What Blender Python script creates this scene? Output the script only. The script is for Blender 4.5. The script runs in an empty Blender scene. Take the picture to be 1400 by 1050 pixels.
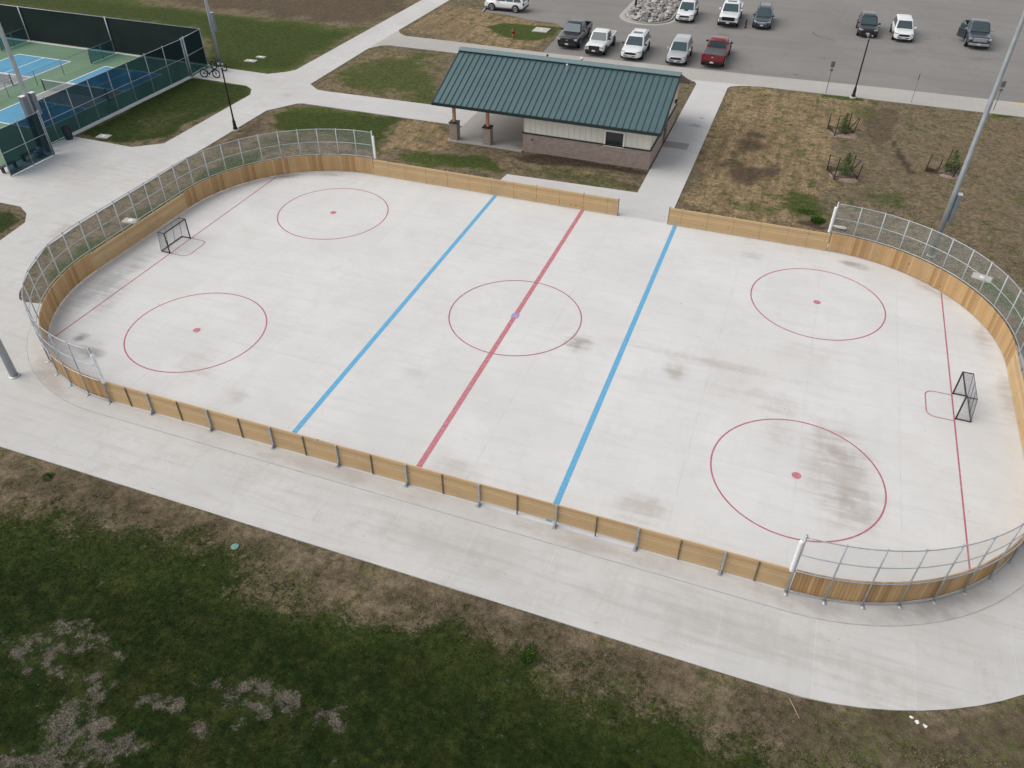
EXPOSURE = 0.39
MASKS=[('green',1,1.3,1.5,[(-19.0,-19.78),(-14.22,-18.99),(-11.49,-18.5),(-10.13,-18.65),(-7.44,-17.66),(-5.22,-17.58),(-4.22,-17.42),(-3.26,-18.36),(-3.35,-18.89),(-2.14,-18.93),(-0.28,-18.66),(1.69,-18.15),(3.5,-17.94),(5.19,-18.2),(6.33,-18.49),(6.54,-17.99),(7.17,-17.7),(7.29,-18.54),(7.96,-19.34),(9.16,-19.03),(10.61,-18.37),(11.73,-17.7),(12.61,-18.26),(13.49,-18.3),(14.61,-18.81),(15.31,-19.85),(13.14,-27.15),(-7.81,-34.81)]),('green',0.5,0.9,1.6,[(-19.65,-19.26),(-15.22,-18.05),(-11.11,-17.77),(-5.58,-17.08),(-1.78,-17.13),(1.21,-17.21),(4.65,-17.52),(7.83,-17.8),(11.06,-17.29),(13.42,-17.83),(15.97,-17.62),(18.62,-16.88),(17.61,-18.16),(13.78,-20.41),(-0.86,-23.56),(-17.23,-22.64)]),('green',0.5,0.3,0.6,[(-4.6,-17.09),(-3.52,-17.06),(-2.59,-17.77),(-1.36,-17.83),(-1.59,-18.4),(-3.17,-18.49)]),('lush_dark',0.72,0.8,1.2,[(-25.91,-19.3),(-10.87,-16.45),(9.69,-16.55),(15.46,-16.33),(16.14,-26.05),(-7.81,-34.81)]),('lush_dark',1,1.6,1.5,[(-22.18,-21.85),(-12.97,-20.18),(-5.88,-18.81),(-0.18,-19.29),(6.81,-19.12),(10.41,-19.43),(12.69,-19.96),(14.34,-26.71),(-7.81,-34.81)]),('gravel',0.62,0.25,0.8,[(-8.98,-22.59),(-8.38,-22.25),(-7.28,-22.26),(-6.82,-22.5),(-6.13,-22.53),(-6.06,-22.68),(-6.94,-22.95),(-7.48,-22.86),(-7.94,-23.31),(-8.76,-23.56),(-9.65,-23.31),(-9.08,-23.1),(-8.52,-22.95)]),('gravel',0.55,0.25,0.8,[(-8.03,-24.04),(-7.53,-23.58),(-6.19,-23.44),(-5.02,-23.46),(-4.88,-23.93),(-5.8,-24.01),(-6.4,-23.84),(-7.46,-24.1)]),('gravel',0.68,0.3,1.0,[(-6.39,-24.74),(-5.55,-24.43),(-4.29,-24.58),(-4.38,-25.09),(-3.54,-25.13),(-3.28,-25.71),(-4.01,-27.14),(-6.82,-27.97),(-7.44,-26.45),(-5.63,-25.78),(-6.34,-25.21)]),('gravel',0.66,0.2,0.7,[(-2.33,-22.29),(-1.8,-22.28),(-1.88,-21.86),(-1.34,-22.24),(-0.86,-22.27),(-0.72,-22.58),(-0.24,-22.6),(0.05,-22.25),(-0.01,-21.96),(-0.94,-21.96),(-0.87,-21.67),(-0.11,-21.92),(0.45,-21.85),(0.58,-22.18),(0.04,-22.62),(-0.44,-22.88),(-0.93,-22.73),(-1.4,-22.83)]),('gravel',0.75,0.12,0.6,[(-3.7,-23.75),(-3.67,-23.23),(-2.83,-23.25),(-2.19,-23.27),(-2.25,-23.47),(-3.03,-23.68)]),('gravel',0.6,0.1,0.6,[(-1.93,-23.47),(-1.17,-23.32),(-1.09,-23.6),(-1.78,-23.66)]),('gravel',0.6,0.1,0.6,[(-5.59,-22.65),(-4.97,-22.36),(-4.73,-22.47),(-5.39,-22.71)]),('gravel',0.5,0.1,0.5,[(1.74,-22.07),(2.14,-21.8),(2.44,-22.06),(2.16,-22.36)]),('gravel',0.7,0.1,0.5,[(-3.54,-24.67),(-3.21,-24.43),(-2.71,-24.71),(-3.01,-25.28)]),('soil',0.55,0.6,1.8,[(-20.16,-17.18),(-10.87,-16.45),(-1.26,-16.48),(9.69,-16.55),(16.11,-16.3),(19.27,-15.69),(23.96,-13.46),(23.37,-16.9),(15.64,-18.88),(11.19,-17.9),(6.41,-18.04),(-0.64,-18.54),(-5.16,-17.66),(-14.28,-18.94)]),('green',0.36,0.8,1.8,[(-19.77,-17.5),(-10.59,-16.76),(-1.09,-16.77),(9.76,-16.81),(16.12,-16.55),(19.26,-15.94),(23.92,-13.73),(23.37,-16.9),(15.64,-18.88),(11.19,-17.9),(6.41,-18.04),(-0.64,-18.54),(-5.16,-17.66),(-14.28,-18.94)]),('straw',0.22,0.8,1.5,[(-20.16,-17.18),(-10.87,-16.45),(-1.26,-16.48),(9.69,-16.55),(16.11,-16.3),(19.27,-15.69),(23.96,-13.46),(23.37,-16.9),(15.64,-18.88),(11.19,-17.9),(6.41,-18.04),(-0.64,-18.54),(-5.16,-17.66),(-14.28,-18.94)]),('green',0.95,0.25,0.4,[(-42.37,-3.58),(-33.06,-0.11),(-31.82,-0.97),(-31.78,-2.43),(-31.38,-7.71),(-34.17,-17.03)]),('lush_dark',0.75,0.3,0.3,[(-43.31,-2.87),(-33.35,0.52),(-31.41,-0.92),(-30.85,-3.3),(-30.72,-8.26)]),('green',1,0.6,0.6,[(-38.96,24.84),(-33.13,24.65),(-31.6,22.94),(-31.96,18.24),(-32.19,13.12),(-34.36,11.14),(-38.66,10.99)]),('lush_dark',0.7,0.5,0.3,[(-38.96,24.64),(-33.08,24.47),(-31.56,22.78),(-31.49,11.93),(-33.22,10.58),(-38.65,10.7)]),('green',-0.3,0.6,1.0,[(-36.7,14.66),(-35.88,16.6),(-33.63,18.62),(-33.02,16.04),(-33.7,12.71)]),('green',0.95,1.6,1.6,[(-134.46,45.03),(-82.02,44.97),(-61.94,44.23),(-53.8,42.71),(-46.18,42.51),(-38.52,43.06),(-32.18,43.19),(-31.5,29.12),(-33.06,27.48),(-37.05,27.44),(-39.0,27.35),(-47.44,36.83),(-73.89,37.3),(-120.41,36.34)]),('lush_dark',0.42,1,1,[(-106.28,35.66),(-66.06,41.97),(-54.34,42.18),(-32.35,41.21),(-32.35,29.87),(-37.41,27.95)]),('straw',0.35,1.5,2,[(-66.13,49.14),(-55.76,45.23),(-39.27,45.76),(-32.85,45.22),(-31.69,55.12),(-42.48,75.58)]),('soil',0.6,2,2.5,[(-64.51,53.69),(-38.72,67.8),(-30.45,50.67),(-33.61,43.49),(-46.51,42.99),(-55.92,44.17)]),('soil',0.55,1.0,2,[(-46.63,44.49),(-40.3,45.98),(-34.54,45.16),(-36.12,43.39),(-44.74,43.06)]),('soil',0.5,0.8,2,[(-42.85,50.17),(-35.23,53.08),(-34.87,48.98),(-40.49,47.79)]),('green',0.72,1.6,2.4,[(-27.2,28.07),(-27.23,33.34),(-26.87,36.94),(-21.44,38.29),(-16.19,26.58),(-20.05,26.38),(-25.11,26.9)]),('straw',0.5,1,1.5,[(-27.6,26.34),(-28.37,36.85),(-21.71,38.9),(-16.19,26.58),(-26.47,25.63)]),('lush_dark',0.2,1,1,[(-27.6,26.34),(-28.37,36.85),(-21.71,38.9),(-16.19,26.58)]),('straw',0.7,1,1.5,[(-28.36,43.81),(-27.98,54.85),(-23.17,53.76),(-14.13,51.48),(-12.35,42.44),(-20.01,41.99)]),('green',1,0.35,0.7,[(-20.34,48.26),(-18.46,50.12),(-15.46,50.69),(-13.31,50.37),(-13.09,47.72),(-13.96,45.05),(-16.62,45.07),(-19.31,46.44)]),('lush_dark',0.15,0.5,0.5,[(-21.49,49.54),(-13.26,51.24),(-12.74,44.75),(-18.9,44.99)]),('soil',0.4,0.6,1.2,[(-27.44,44.44),(-26.9,50.47),(-22.92,49.0),(-19.8,43.34),(-23.44,42.74)]),('green',0.95,0.5,1.0,[(-27.2,19.36),(-26.74,21.56),(-22.43,22.16),(-17.68,22.29),(-17.15,19.97),(-16.22,16.4),(-18.0,16.42),(-21.89,17.89),(-25.03,17.32)]),('green',0.85,0.6,1.2,[(-25.5,-4.88),(-26.12,-1.45),(-25.6,1.65),(-25.57,5.74),(-25.47,10.26),(-24.43,14.01),(-23.08,13.82),(-23.35,9.79),(-24.04,5.97),(-24.76,1.96),(-24.5,-2.64),(-23.55,-6.37)]),('green',0.5,0.4,1.0,[(-26.22,11.29),(-25.7,14.97),(-23.07,17.75),(-18.48,18.42),(-17.51,16.61),(-21.82,15.7),(-24.3,12.01)]),('lush_dark',0.4,0.5,0.5,[(-25.41,-5.49),(-25.84,10.77),(-28.02,20.39),(-17.82,22.56),(-15.92,15.82),(-24.13,1.2)]),('soil',0.55,0.3,0.8,[(-27.98,11.99),(-27.62,15.44),(-28.29,20.29),(-26.4,16.96),(-25.95,14.88),(-27.0,12.36)]),('soil',0.75,0.1,0.2,[(-25.2,15.16),(-23.94,15.63),(-21.96,15.94),(-21.5,15.68),(-23.72,15.28),(-24.71,14.62)]),('soil',0.7,0.1,0.2,[(-24.71,14.62),(-22.53,14.87),(-21.18,15.66),(-21.07,15.27),(-23.37,14.27)]),('straw',0.95,0.6,1.0,[(-17.32,21.94),(-14.08,22.68),(-11.31,18.93),(-12.29,17.87),(-15.42,16.56),(-16.46,16.3)]),('gravel',0.6,0.15,0.4,[(-14.37,19.22),(-12.83,19.08),(-11.7,18.09),(-12.65,18.43),(-13.83,18.7)]),('green',0.85,0.4,1.0,[(-14.83,15.96),(-13.11,17.15),(-9.98,17.78),(-7.11,17.52),(-6.36,15.52),(-9.04,15.52),(-13.32,15.2)]),('lush_dark',0.3,0.5,0.5,[(-15.23,16.76),(-7.41,18.33),(1.86,19.22),(2.55,16.25),(-6.36,15.52)]),('green',0.5,0.3,1.0,[(-4.49,17.73),(-2.05,18.38),(1.07,18.3),(2.47,17.03),(2.33,16.16),(-1.4,16.17),(-3.67,16.04)]),('soil',0.9,0.35,0.7,[(-7.63,18.93),(-4.14,19.96),(2.66,19.77),(2.72,18.55),(-1.65,18.79),(-6.63,17.7)]),('soil',0.6,0.3,0.7,[(1.53,18.47),(2.61,19.5),(2.69,16.3),(1.84,16.79)]),('soil',0.4,0.4,1,[(-11.47,19.3),(-7.86,19.53),(-6.51,17.36),(-10.95,17.41)]),('straw',0.6,0.3,0.8,[(-2.59,18.44),(-0.57,18.68),(0.28,17.4),(-1.59,16.82)]),('straw',1,1.2,2.0,[(5.33,15.07),(5.29,38.56),(7.9,39.74),(16.17,39.48),(14.85,28.74),(14.58,23.35),(12.15,17.83),(14.08,15.44),(8.93,14.53)]),('straw',0.3,1.2,2.0,[(16.17,39.48),(28.14,39.84),(30.19,22.45),(25.24,15.0),(17.42,17.69),(15.0,24.77)]),('soil',0.7,1.2,2.4,[(7.04,24.43),(7.42,27.4),(8.86,28.68),(9.25,26.64),(8.99,23.16),(10.19,23.61),(11.46,23.19),(11.13,21.45),(9.15,19.88),(7.57,20.12)]),('soil',0.5,0.5,1.0,[(8.07,33.12),(9.18,34.39),(9.54,32.52),(8.52,31.65)]),('green',0.75,0.6,1.2,[(11.24,18.81),(12.22,19.86),(13.87,19.01),(14.42,17.09),(13.63,15.77),(12.67,16.95),(11.5,17.58)]),('green',0.6,0.8,1.2,[(15.83,20.86),(17.39,22.25),(19.41,21.86),(19.57,19.53),(18.06,19.49),(16.52,20.0)]),('green',0.55,0.4,1.0,[(9.09,16.68),(10.38,17.38),(11.55,17.06),(11.9,15.63),(10.57,15.65)]),('green',1,0.12,0.3,[(12.8,39.87),(14.42,40.11),(16.28,39.88),(16.17,39.12),(14.47,38.84),(12.84,39.14)]),('green',1,0.12,0.3,[(25.56,40.38),(27.42,40.4),(28.14,39.84),(25.95,38.86)]),('green',0.5,0.3,0.8,[(12.17,38.7),(12.91,37.89),(14.01,36.21),(13.46,36.0),(12.56,37.05)]),('green',0.6,0.2,0.6,[(11.9,26.94),(12.6,27.9),(12.85,26.33),(12.25,25.7)]),('green',0.5,0.4,1,[(15.06,38.34),(17.31,37.45),(16.79,34.76),(15.7,35.17)]),('green',0.55,0.3,0.8,[(25.75,24.91),(26.88,25.33),(26.55,22.66),(25.66,22.87)]),('green',0.8,0.25,0.6,[(22.78,12.58),(23.86,12.42),(24.58,10.75),(24.49,8.56),(23.59,9.64),(22.85,11.25)]),('green',0.4,0.5,1,[(18.68,17.16),(19.89,16.16),(21.47,15.81),(22.12,13.84),(21.0,14.29)]),('soil',0.55,0.5,1.2,[(16.2,37.89),(18.96,38.07),(19.42,33.4),(17.35,29.68),(16.3,32.22)]),('soil',0.3,1,2,[(17.34,32.61),(27.75,36.52),(29.31,17.38),(21.5,16.29),(16.45,24.05)]),('soil',0.8,0.15,0.2,[(18.06,31.83),(18.32,31.93),(19.74,25.91),(19.53,24.84),(18.91,27.27)]),('soil',0.8,0.3,0.6,[(12.52,16.07),(14.02,16.42),(14.7,15.68),(14.52,15.02),(12.79,15.36)]),('lush_dark',0.25,0.4,1,[(10.62,19.49),(20.13,23.62),(19.97,18.64),(11.57,14.51)])]
import bpy, bmesh, math, random
import numpy as np
from mathutils import Vector, Matrix
random.seed(7); rng = np.random.default_rng(7)
PI = math.pi
scene = bpy.context.scene
COL = scene.collection

# ------------------------------------------------------------------ helpers
def link(o, parent=None):
    COL.objects.link(o)
    if parent is not None: o.parent = parent
    return o

def tag(o, label=None, cat=None, group=None, kind=None):
    if label: o['label'] = label
    if cat: o['category'] = cat
    if group: o['group'] = group
    if kind: o['kind'] = kind
    return o

def thing(name, label, cat, loc=(0, 0, 0), rz=0.0, group=None):
    o = bpy.data.objects.new(name, None)
    o.empty_display_size = 0.2
    o.location = loc; o.rotation_euler = (0, 0, rz)
    link(o)
    return tag(o, label, cat, group)

def copy_tree(o, parent=None):
    c = o.copy(); COL.objects.link(c)
    if parent is not None: c.parent = parent
    for ch in list(o.children): copy_tree(ch, c)
    return c

class MB:
    """collects shapes and links them as one mesh object"""
    def __init__(s): s.v = []; s.f = []; s.uv = None
    def add(s, vs, fs):
        n = len(s.v); s.v.extend([tuple(p) for p in vs]); s.f.extend([tuple(i + n for i in f) for f in fs])
    def box(s, c, d, rz=0.0, M=None):
        x, y, z = d[0] / 2, d[1] / 2, d[2] / 2
        P = [Vector(p) for p in ((-x,-y,-z),(x,-y,-z),(x,y,-z),(-x,y,-z),(-x,-y,z),(x,-y,z),(x,y,z),(-x,y,z))]
        R = M if M is not None else Matrix.Rotation(rz, 3, 'Z')
        s.add([R @ p + Vector(c) for p in P], [(3,2,1,0),(4,5,6,7),(0,1,5,4),(1,2,6,5),(2,3,7,6),(3,0,4,7)])
        return s
    def tube(s, pts, r, n=8, closed=False, r2=None):
        pts = [Vector(p) for p in pts]; m = len(pts); rings = []
        up = Vector((0, 0, 1))
        for i, p in enumerate(pts):
            if closed: t = pts[(i + 1) % m] - pts[i - 1]
            else: t = pts[min(i + 1, m - 1)] - pts[max(i - 1, 0)]
            t.normalize()
            a = t.cross(up)
            if a.length < 1e-3: a = t.cross(Vector((1, 0, 0)))
            a.normalize(); b = a.cross(t).normalized()
            rr = r if r2 is None else r + (r2 - r) * i / max(m - 1, 1)
            rings.append([p + rr * (math.cos(2*PI*k/n) * a + math.sin(2*PI*k/n) * b) for k in range(n)])
        vs = [q for R in rings for q in R]; fs = []
        for i in range(m if closed else m - 1):
            j = (i + 1) % m
            for k in range(n):
                l = (k + 1) % n
                fs.append((i*n+k, i*n+l, j*n+l, j*n+k))
        if not closed:
            fs.append(tuple(range(n))[::-1]); fs.append(tuple((m-1)*n + k for k in range(n)))
        s.add(vs, fs); return s
    def lathe(s, prof, c=(0, 0, 0), n=16, M=None):
        vs = []; fs = []
        for (r, z) in prof:
            for k in range(n):
                p = Vector((r*math.cos(2*PI*k/n), r*math.sin(2*PI*k/n), z))
                if M is not None: p = M @ p
                vs.append(p + Vector(c))
        m = len(prof)
        for i in range(m - 1):
            for k in range(n):
                l = (k + 1) % n
                fs.append((i*n+k, i*n+l, (i+1)*n+l, (i+1)*n+k))
        fs.append(tuple(range(n))[::-1]); fs.append(tuple((m-1)*n+k for k in range(n)))
        s.add(vs, fs); return s
    def prism(s, poly, z0, z1):
        n = len(poly)
        A = sum(poly[i][0]*poly[(i+1)%n][1] - poly[(i+1)%n][0]*poly[i][1] for i in range(n))
        if A < 0: poly = poly[::-1]
        vs = [(p[0], p[1], z0) for p in poly] + [(p[0], p[1], z1) for p in poly]
        fs = [tuple(range(n))[::-1], tuple(range(n, 2*n))]
        for i in range(n):
            j = (i + 1) % n; fs.append((i, j, n + j, n + i))
        s.add(vs, fs); return s
    def quad(s, *P): s.add(P, [tuple(range(len(P)))]); return s
    def build(s, name, mat, parent=None, smooth=False, bevel=0.0, sub=0, loc=None):
        me = bpy.data.meshes.new(name)
        me.from_pydata(s.v, [], s.f); me.update()
        if smooth:
            me.polygons.foreach_set('use_smooth', [True] * len(me.polygons))
        me.materials.append(mat)
        o = bpy.data.objects.new(name, me); link(o, parent)
        if loc: o.location = loc
        if bevel:
            b = o.modifiers.new('bevel', 'BEVEL'); b.width = bevel; b.segments = 2; b.limit_method = 'ANGLE'
        if sub:
            m = o.modifiers.new('sub', 'SUBSURF'); m.levels = sub; m.render_levels = sub
        return o

def set_uv(o, uvs):
    me = o.data; L = me.uv_layers.new(name='UVMap')
    for lp in me.loops: L.data[lp.index].uv = uvs[lp.vertex_index]

# ------------------------------------------------------------------ materials
def newmat(name):
    m = bpy.data.materials.new(name); m.use_nodes = True
    nt = m.node_tree; b = nt.nodes['Principled BSDF']
    return m, nt, b
class G:
    """tiny node-graph writer"""
    def __init__(s, nt): s.nt = nt; s._pos = None
    def n(s, t, **k):
        x = s.nt.nodes.new(t)
        for a, v in k.items(): setattr(x, a, v)
        return x
    def l(s, a, b): s.nt.links.new(a, b)
    def pos(s):
        if s._pos is None: s._pos = s.n('ShaderNodeTexCoord').outputs['Object']
        return s._pos
    def map(s, loc=(0,0,0), rot=(0,0,0), sc=(1,1,1), typ='POINT', src=None):
        m = s.n('ShaderNodeMapping', vector_type=typ)
        m.inputs['Location'].default_value = loc; m.inputs['Rotation'].default_value = rot; m.inputs['Scale'].default_value = sc
        s.l(src or s.pos(), m.inputs['Vector']); return m.outputs[0]
    def noise(s, scale, detail=4, rough=.55, vec=None, dist=0.0):
        x = s.n('ShaderNodeTexNoise'); x.inputs['Scale'].default_value = scale; x.inputs['Detail'].default_value = detail
        x.inputs['Roughness'].default_value = rough; x.inputs['Distortion'].default_value = dist
        s.l(vec or s.pos(), x.inputs['Vector']); return x.outputs['Fac']
    def ramp(s, f, a, b, va=0.0, vb=1.0):
        x = s.n('ShaderNodeMapRange', interpolation_type='SMOOTHSTEP')
        x.inputs['From Min'].default_value = a; x.inputs['From Max'].default_value = b
        x.inputs['To Min'].default_value = va; x.inputs['To Max'].default_value = vb
        s.l(f, x.inputs['Value']); return x.outputs[0]
    def math(s, op, a, b=None, c=None):
        x = s.n('ShaderNodeMath', operation=op)
        for i, v in enumerate((a, b, c)):
            if v is None: continue
            if isinstance(v, (int, float)): x.inputs[i].default_value = v
            else: s.l(v, x.inputs[i])
        return x.outputs[0]
    def mix(s, f, a, b, blend='MIX'):
        x = s.n('ShaderNodeMix', data_type='RGBA', blend_type=blend)
        for i, v in ((0, f), (6, a), (7, b)):
            if isinstance(v, (int, float)): x.inputs[i].default_value = v
            elif isinstance(v, tuple): x.inputs[i].default_value = (*v, 1) if len(v) == 3 else v
            else: s.l(v, x.inputs[i])
        return x.outputs[2]
    def bump(s, h, strength, dist=0.05):
        x = s.n('ShaderNodeBump'); x.inputs['Strength'].default_value = strength; x.inputs['Distance'].default_value = dist
        s.l(h, x.inputs['Height']); return x.outputs[0]
    def xyz(s):
        x = s.n('ShaderNodeSeparateXYZ'); s.l(s.pos(), x.inputs[0]); return x.outputs

def simple(name, col, rough=.6, metal=0.0, var=.12, scale=3.0, coat=0.0, spec=.5):
    m, nt, b = newmat(name); g = G(nt)
    f = g.noise(scale, 5)
    lo = tuple(c*(1-var) for c in col); hi = tuple(min(1, c*(1+var)) for c in col)
    g.l(g.mix(g.ramp(f, .3, .7), lo, hi), b.inputs['Base Color'])
    b.inputs['Roughness'].default_value = rough; b.inputs['Metallic'].default_value = metal
    b.inputs['Coat Weight'].default_value = coat; b.inputs['Specular IOR Level'].default_value = spec
    return m

JCOL = (.60, .595, .585)
def concrete(name, base, streak=(.35, 5), stains=(), joint=(0, 0), warm=.5, dirt=1.0, jrot=0.0):
    m, nt, b = newmat(name); g = G(nt)
    big = g.noise(.22, 5, .6); mid = g.noise(1.3, 5, .6); fine = g.noise(28, 3, .6)
    st = g.noise(1.0, 4, .6, g.map(sc=(streak[0], streak[1], 1)))
    st2 = g.noise(1.0, 4, .6, g.map(sc=(streak[1], streak[0], 1)))
    c = g.mix(g.ramp(big, .3, .7), tuple(x*.93 for x in base), tuple(x*1.04 for x in base))
    brown = (base[0]*.80, base[1]*.76, base[2]*.72)
    c = g.mix(g.math('MULTIPLY', g.ramp(st, .45, .75), .42*dirt), c, brown)
    c = g.mix(g.math('MULTIPLY', g.ramp(st2, .5, .8), .22*dirt), c, brown)
    c = g.mix(g.math('MULTIPLY', g.ramp(mid, .48, .74), .34*dirt), c, tuple(x*.82 for x in base))
    c = g.mix(g.ramp(g.noise(.13, 5, .62, dist=.8), .48, .70, 0, .34), c, (base[0]*.90, base[1]*.865, base[2]*.82))
    blot = g.math('MULTIPLY', g.ramp(g.noise(.55, 6, .68, dist=.6), .50, .72), g.ramp(g.noise(7, 4, .7), .25, .7))
    c = g.mix(g.math('MULTIPLY', blot, .60*dirt), c, brown)
    sw = g.noise(1.0, 5, .7, g.map(sc=(streak[0]*.6, streak[1]*5, 1)))
    c = g.mix(g.math('MULTIPLY', g.ramp(sw, .40, .70), .15*dirt), c, tuple(x*.80 for x in base))
    c = g.mix(g.math('MULTIPLY', g.ramp(g.noise(9, 4, .7), .35, .7), .10), c, tuple(x*.8 for x in base))
    c = g.mix(g.ramp(fine, .3, .7, 0, .07), c, (.30, .29, .28))
    speck = g.noise(6.5, 2, .5)
    c = g.mix(g.ramp(speck, .735, .76, 0, .55), c, (.2, .18, .16))
    for (x, y, rx, ry, rot, col, amt) in stains:
        amt *= .84
        q = g.n('ShaderNodeTexGradient', gradient_type='SPHERICAL')
        v = g.map((x, y, 0), (0, 0, rot), (rx, ry, 1), 'TEXTURE')
        g.l(v, q.inputs[0])
        nz = g.math('ADD', g.math('ADD', g.math('MULTIPLY', g.ramp(mid, .3, .72), .55), g.math('MULTIPLY', g.ramp(st, .35, .68), .45)), g.math('ADD', g.math('MULTIPLY', g.ramp(st2, .35, .7), .16), .30))
        f = g.math('MULTIPLY', g.ramp(g.math('MULTIPLY', q.outputs['Fac'], nz), .03, .85), amt)
        c = g.mix(f, c, col)
    if joint[0] or joint[1]:
        X = g.xyz()
        jw = None
        for ax, sp in ((0, joint[0]), (1, joint[1])):
            if not sp: continue
            fr = g.math('FRACT', g.math('ADD', g.math('DIVIDE', X[ax], sp), 100.37))
            d = g.math('ABSOLUTE', g.math('SUBTRACT', fr, .5))
            k = g.ramp(d, 0.0, .017/sp, 1, 0)
            jw = k if jw is None else g.math('MAXIMUM', jw, k)
            wn = g.n('ShaderNodeTexWhiteNoise', noise_dimensions='1D'); g.l(g.math('FLOOR', g.math('ADD', g.math('DIVIDE', X[ax], sp), 100.87)), wn.inputs['W'])
            c = g.mix(g.math('MULTIPLY', wn.outputs['Value'], .16), c, tuple(x*.72 for x in base))
        c = g.mix(g.math('MULTIPLY', jw, .55), c, JCOL)
    g.l(c, b.inputs['Base Color']); b.inputs['Roughness'].default_value = .85
    b.inputs['Specular IOR Level'].default_value = .25
    g.l(g.bump(g.math('ADD', fine, g.math('MULTIPLY', st, .5)), .12, .02), b.inputs['Normal'])
    return m

def paint_on_concrete(name, col, wear=.35):
    m, nt, b = newmat(name); g = G(nt)
    f = g.noise(5, 6, .7); f2 = g.noise(40, 3)
    c = g.mix(g.ramp(f, .45, .75, 0, wear), col, (.52, .51, .50))
    c = g.mix(g.ramp(f2, .5, .8, 0, wear*.6), c, (.52, .51, .50))
    g.l(c, b.inputs['Base Color']); b.inputs['Roughness'].default_value = .75
    return m

def wood(name, a, b_, horiz=True):
    m, nt, b = newmat(name); g = G(nt)
    geo = g.n('ShaderNodeNewGeometry'); rnd = geo.outputs['Random Per Island']
    sc = (.8, .8, 14) if horiz else (14, 14, .8)
    grain = g.noise(1.5, 6, .65, g.map(sc=sc), .4)
    c = g.mix(rnd, a, b_)
    c = g.mix(g.ramp(grain, .35, .75, 0, .5), c, tuple(x*.62 for x in a))
    knot = g.noise(5.5, 1, .4)
    c = g.mix(g.ramp(knot, .76, .80, 0, .75), c, (.10, .05, .02))
    c = g.mix(g.ramp(g.noise(.7, 4), .45, .75, 0, .22), c, (.24, .19, .14))
    r2 = g.math('FRACT', g.math('MULTIPLY', rnd, 7.13))
    c = g.mix(g.ramp(r2, .75, 1.0, 0, .22), c, (.28, .13, .06))
    c = g.mix(g.ramp(g.noise(16, 2, .5), .73, .77, 0, .5), c, (.13, .10, .08))
    c = g.mix(g.ramp(g.noise(1.0, 5, .7, g.map(sc=(1.2, 1.2, .25))), .52, .75, 0, .28), c, (.30, .27, .235))
    g.l(c, b.inputs['Base Color']); b.inputs['Roughness'].default_value = .75; b.inputs['Specular IOR Level'].default_value = .25
    g.l(g.bump(grain, .2, .01), b.inputs['Normal'])
    return m

def wire_mesh(name, col, pitch, half, metal=.3):
    """woven chain-link: two families of diagonal wires, UV in metres"""
    m, nt, b = newmat(name); g = G(nt)
    uv = g.n('ShaderNodeUVMap'); x = g.n('ShaderNodeSeparateXYZ'); g.l(uv.outputs[0], x.inputs[0])
    k = None
    for op in ('ADD', 'SUBTRACT'):
        d = g.math('DIVIDE', g.math(op, x.outputs[0], x.outputs[1]), pitch)
        d = g.math('ABSOLUTE', g.math('SUBTRACT', g.math('FRACT', g.math('ADD', d, 500.0)), .5))
        w = g.math('LESS_THAN', d, half)
        k = w if k is None else g.math('MAXIMUM', k, w)
    b.inputs['Base Color'].default_value = (*col, 1); b.inputs['Metallic'].default_value = metal; b.inputs['Roughness'].default_value = .5
    t = g.n('ShaderNodeBsdfTransparent'); mx = g.n('ShaderNodeMixShader')
    g.l(k, mx.inputs[0]); g.l(t.outputs[0], mx.inputs[1]); g.l(b.outputs[0], mx.inputs[2])
    g.l(mx.outputs[0], nt.nodes['Material Output'].inputs[0])
    return m

def screen_mesh(name, col, alpha):
    m, nt, b = newmat(name); g = G(nt)
    f = g.noise(.5, 3); b.inputs['Base Color'].default_value = (*col, 1); b.inputs['Roughness'].default_value = .8
    b.inputs['Specular IOR Level'].default_value = .2
    t = g.n('ShaderNodeBsdfTransparent'); t.inputs[0].default_value = (.42, .72, .92, 1); mx = g.n('ShaderNodeMixShader')
    g.l(g.ramp(f, .3, .7, alpha-.03, min(1, alpha+.03)), mx.inputs[0]); g.l(t.outputs[0], mx.inputs[1]); g.l(b.outputs[0], mx.inputs[2])
    g.l(mx.outputs[0], nt.nodes['Material Output'].inputs[0])
    return m

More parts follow.
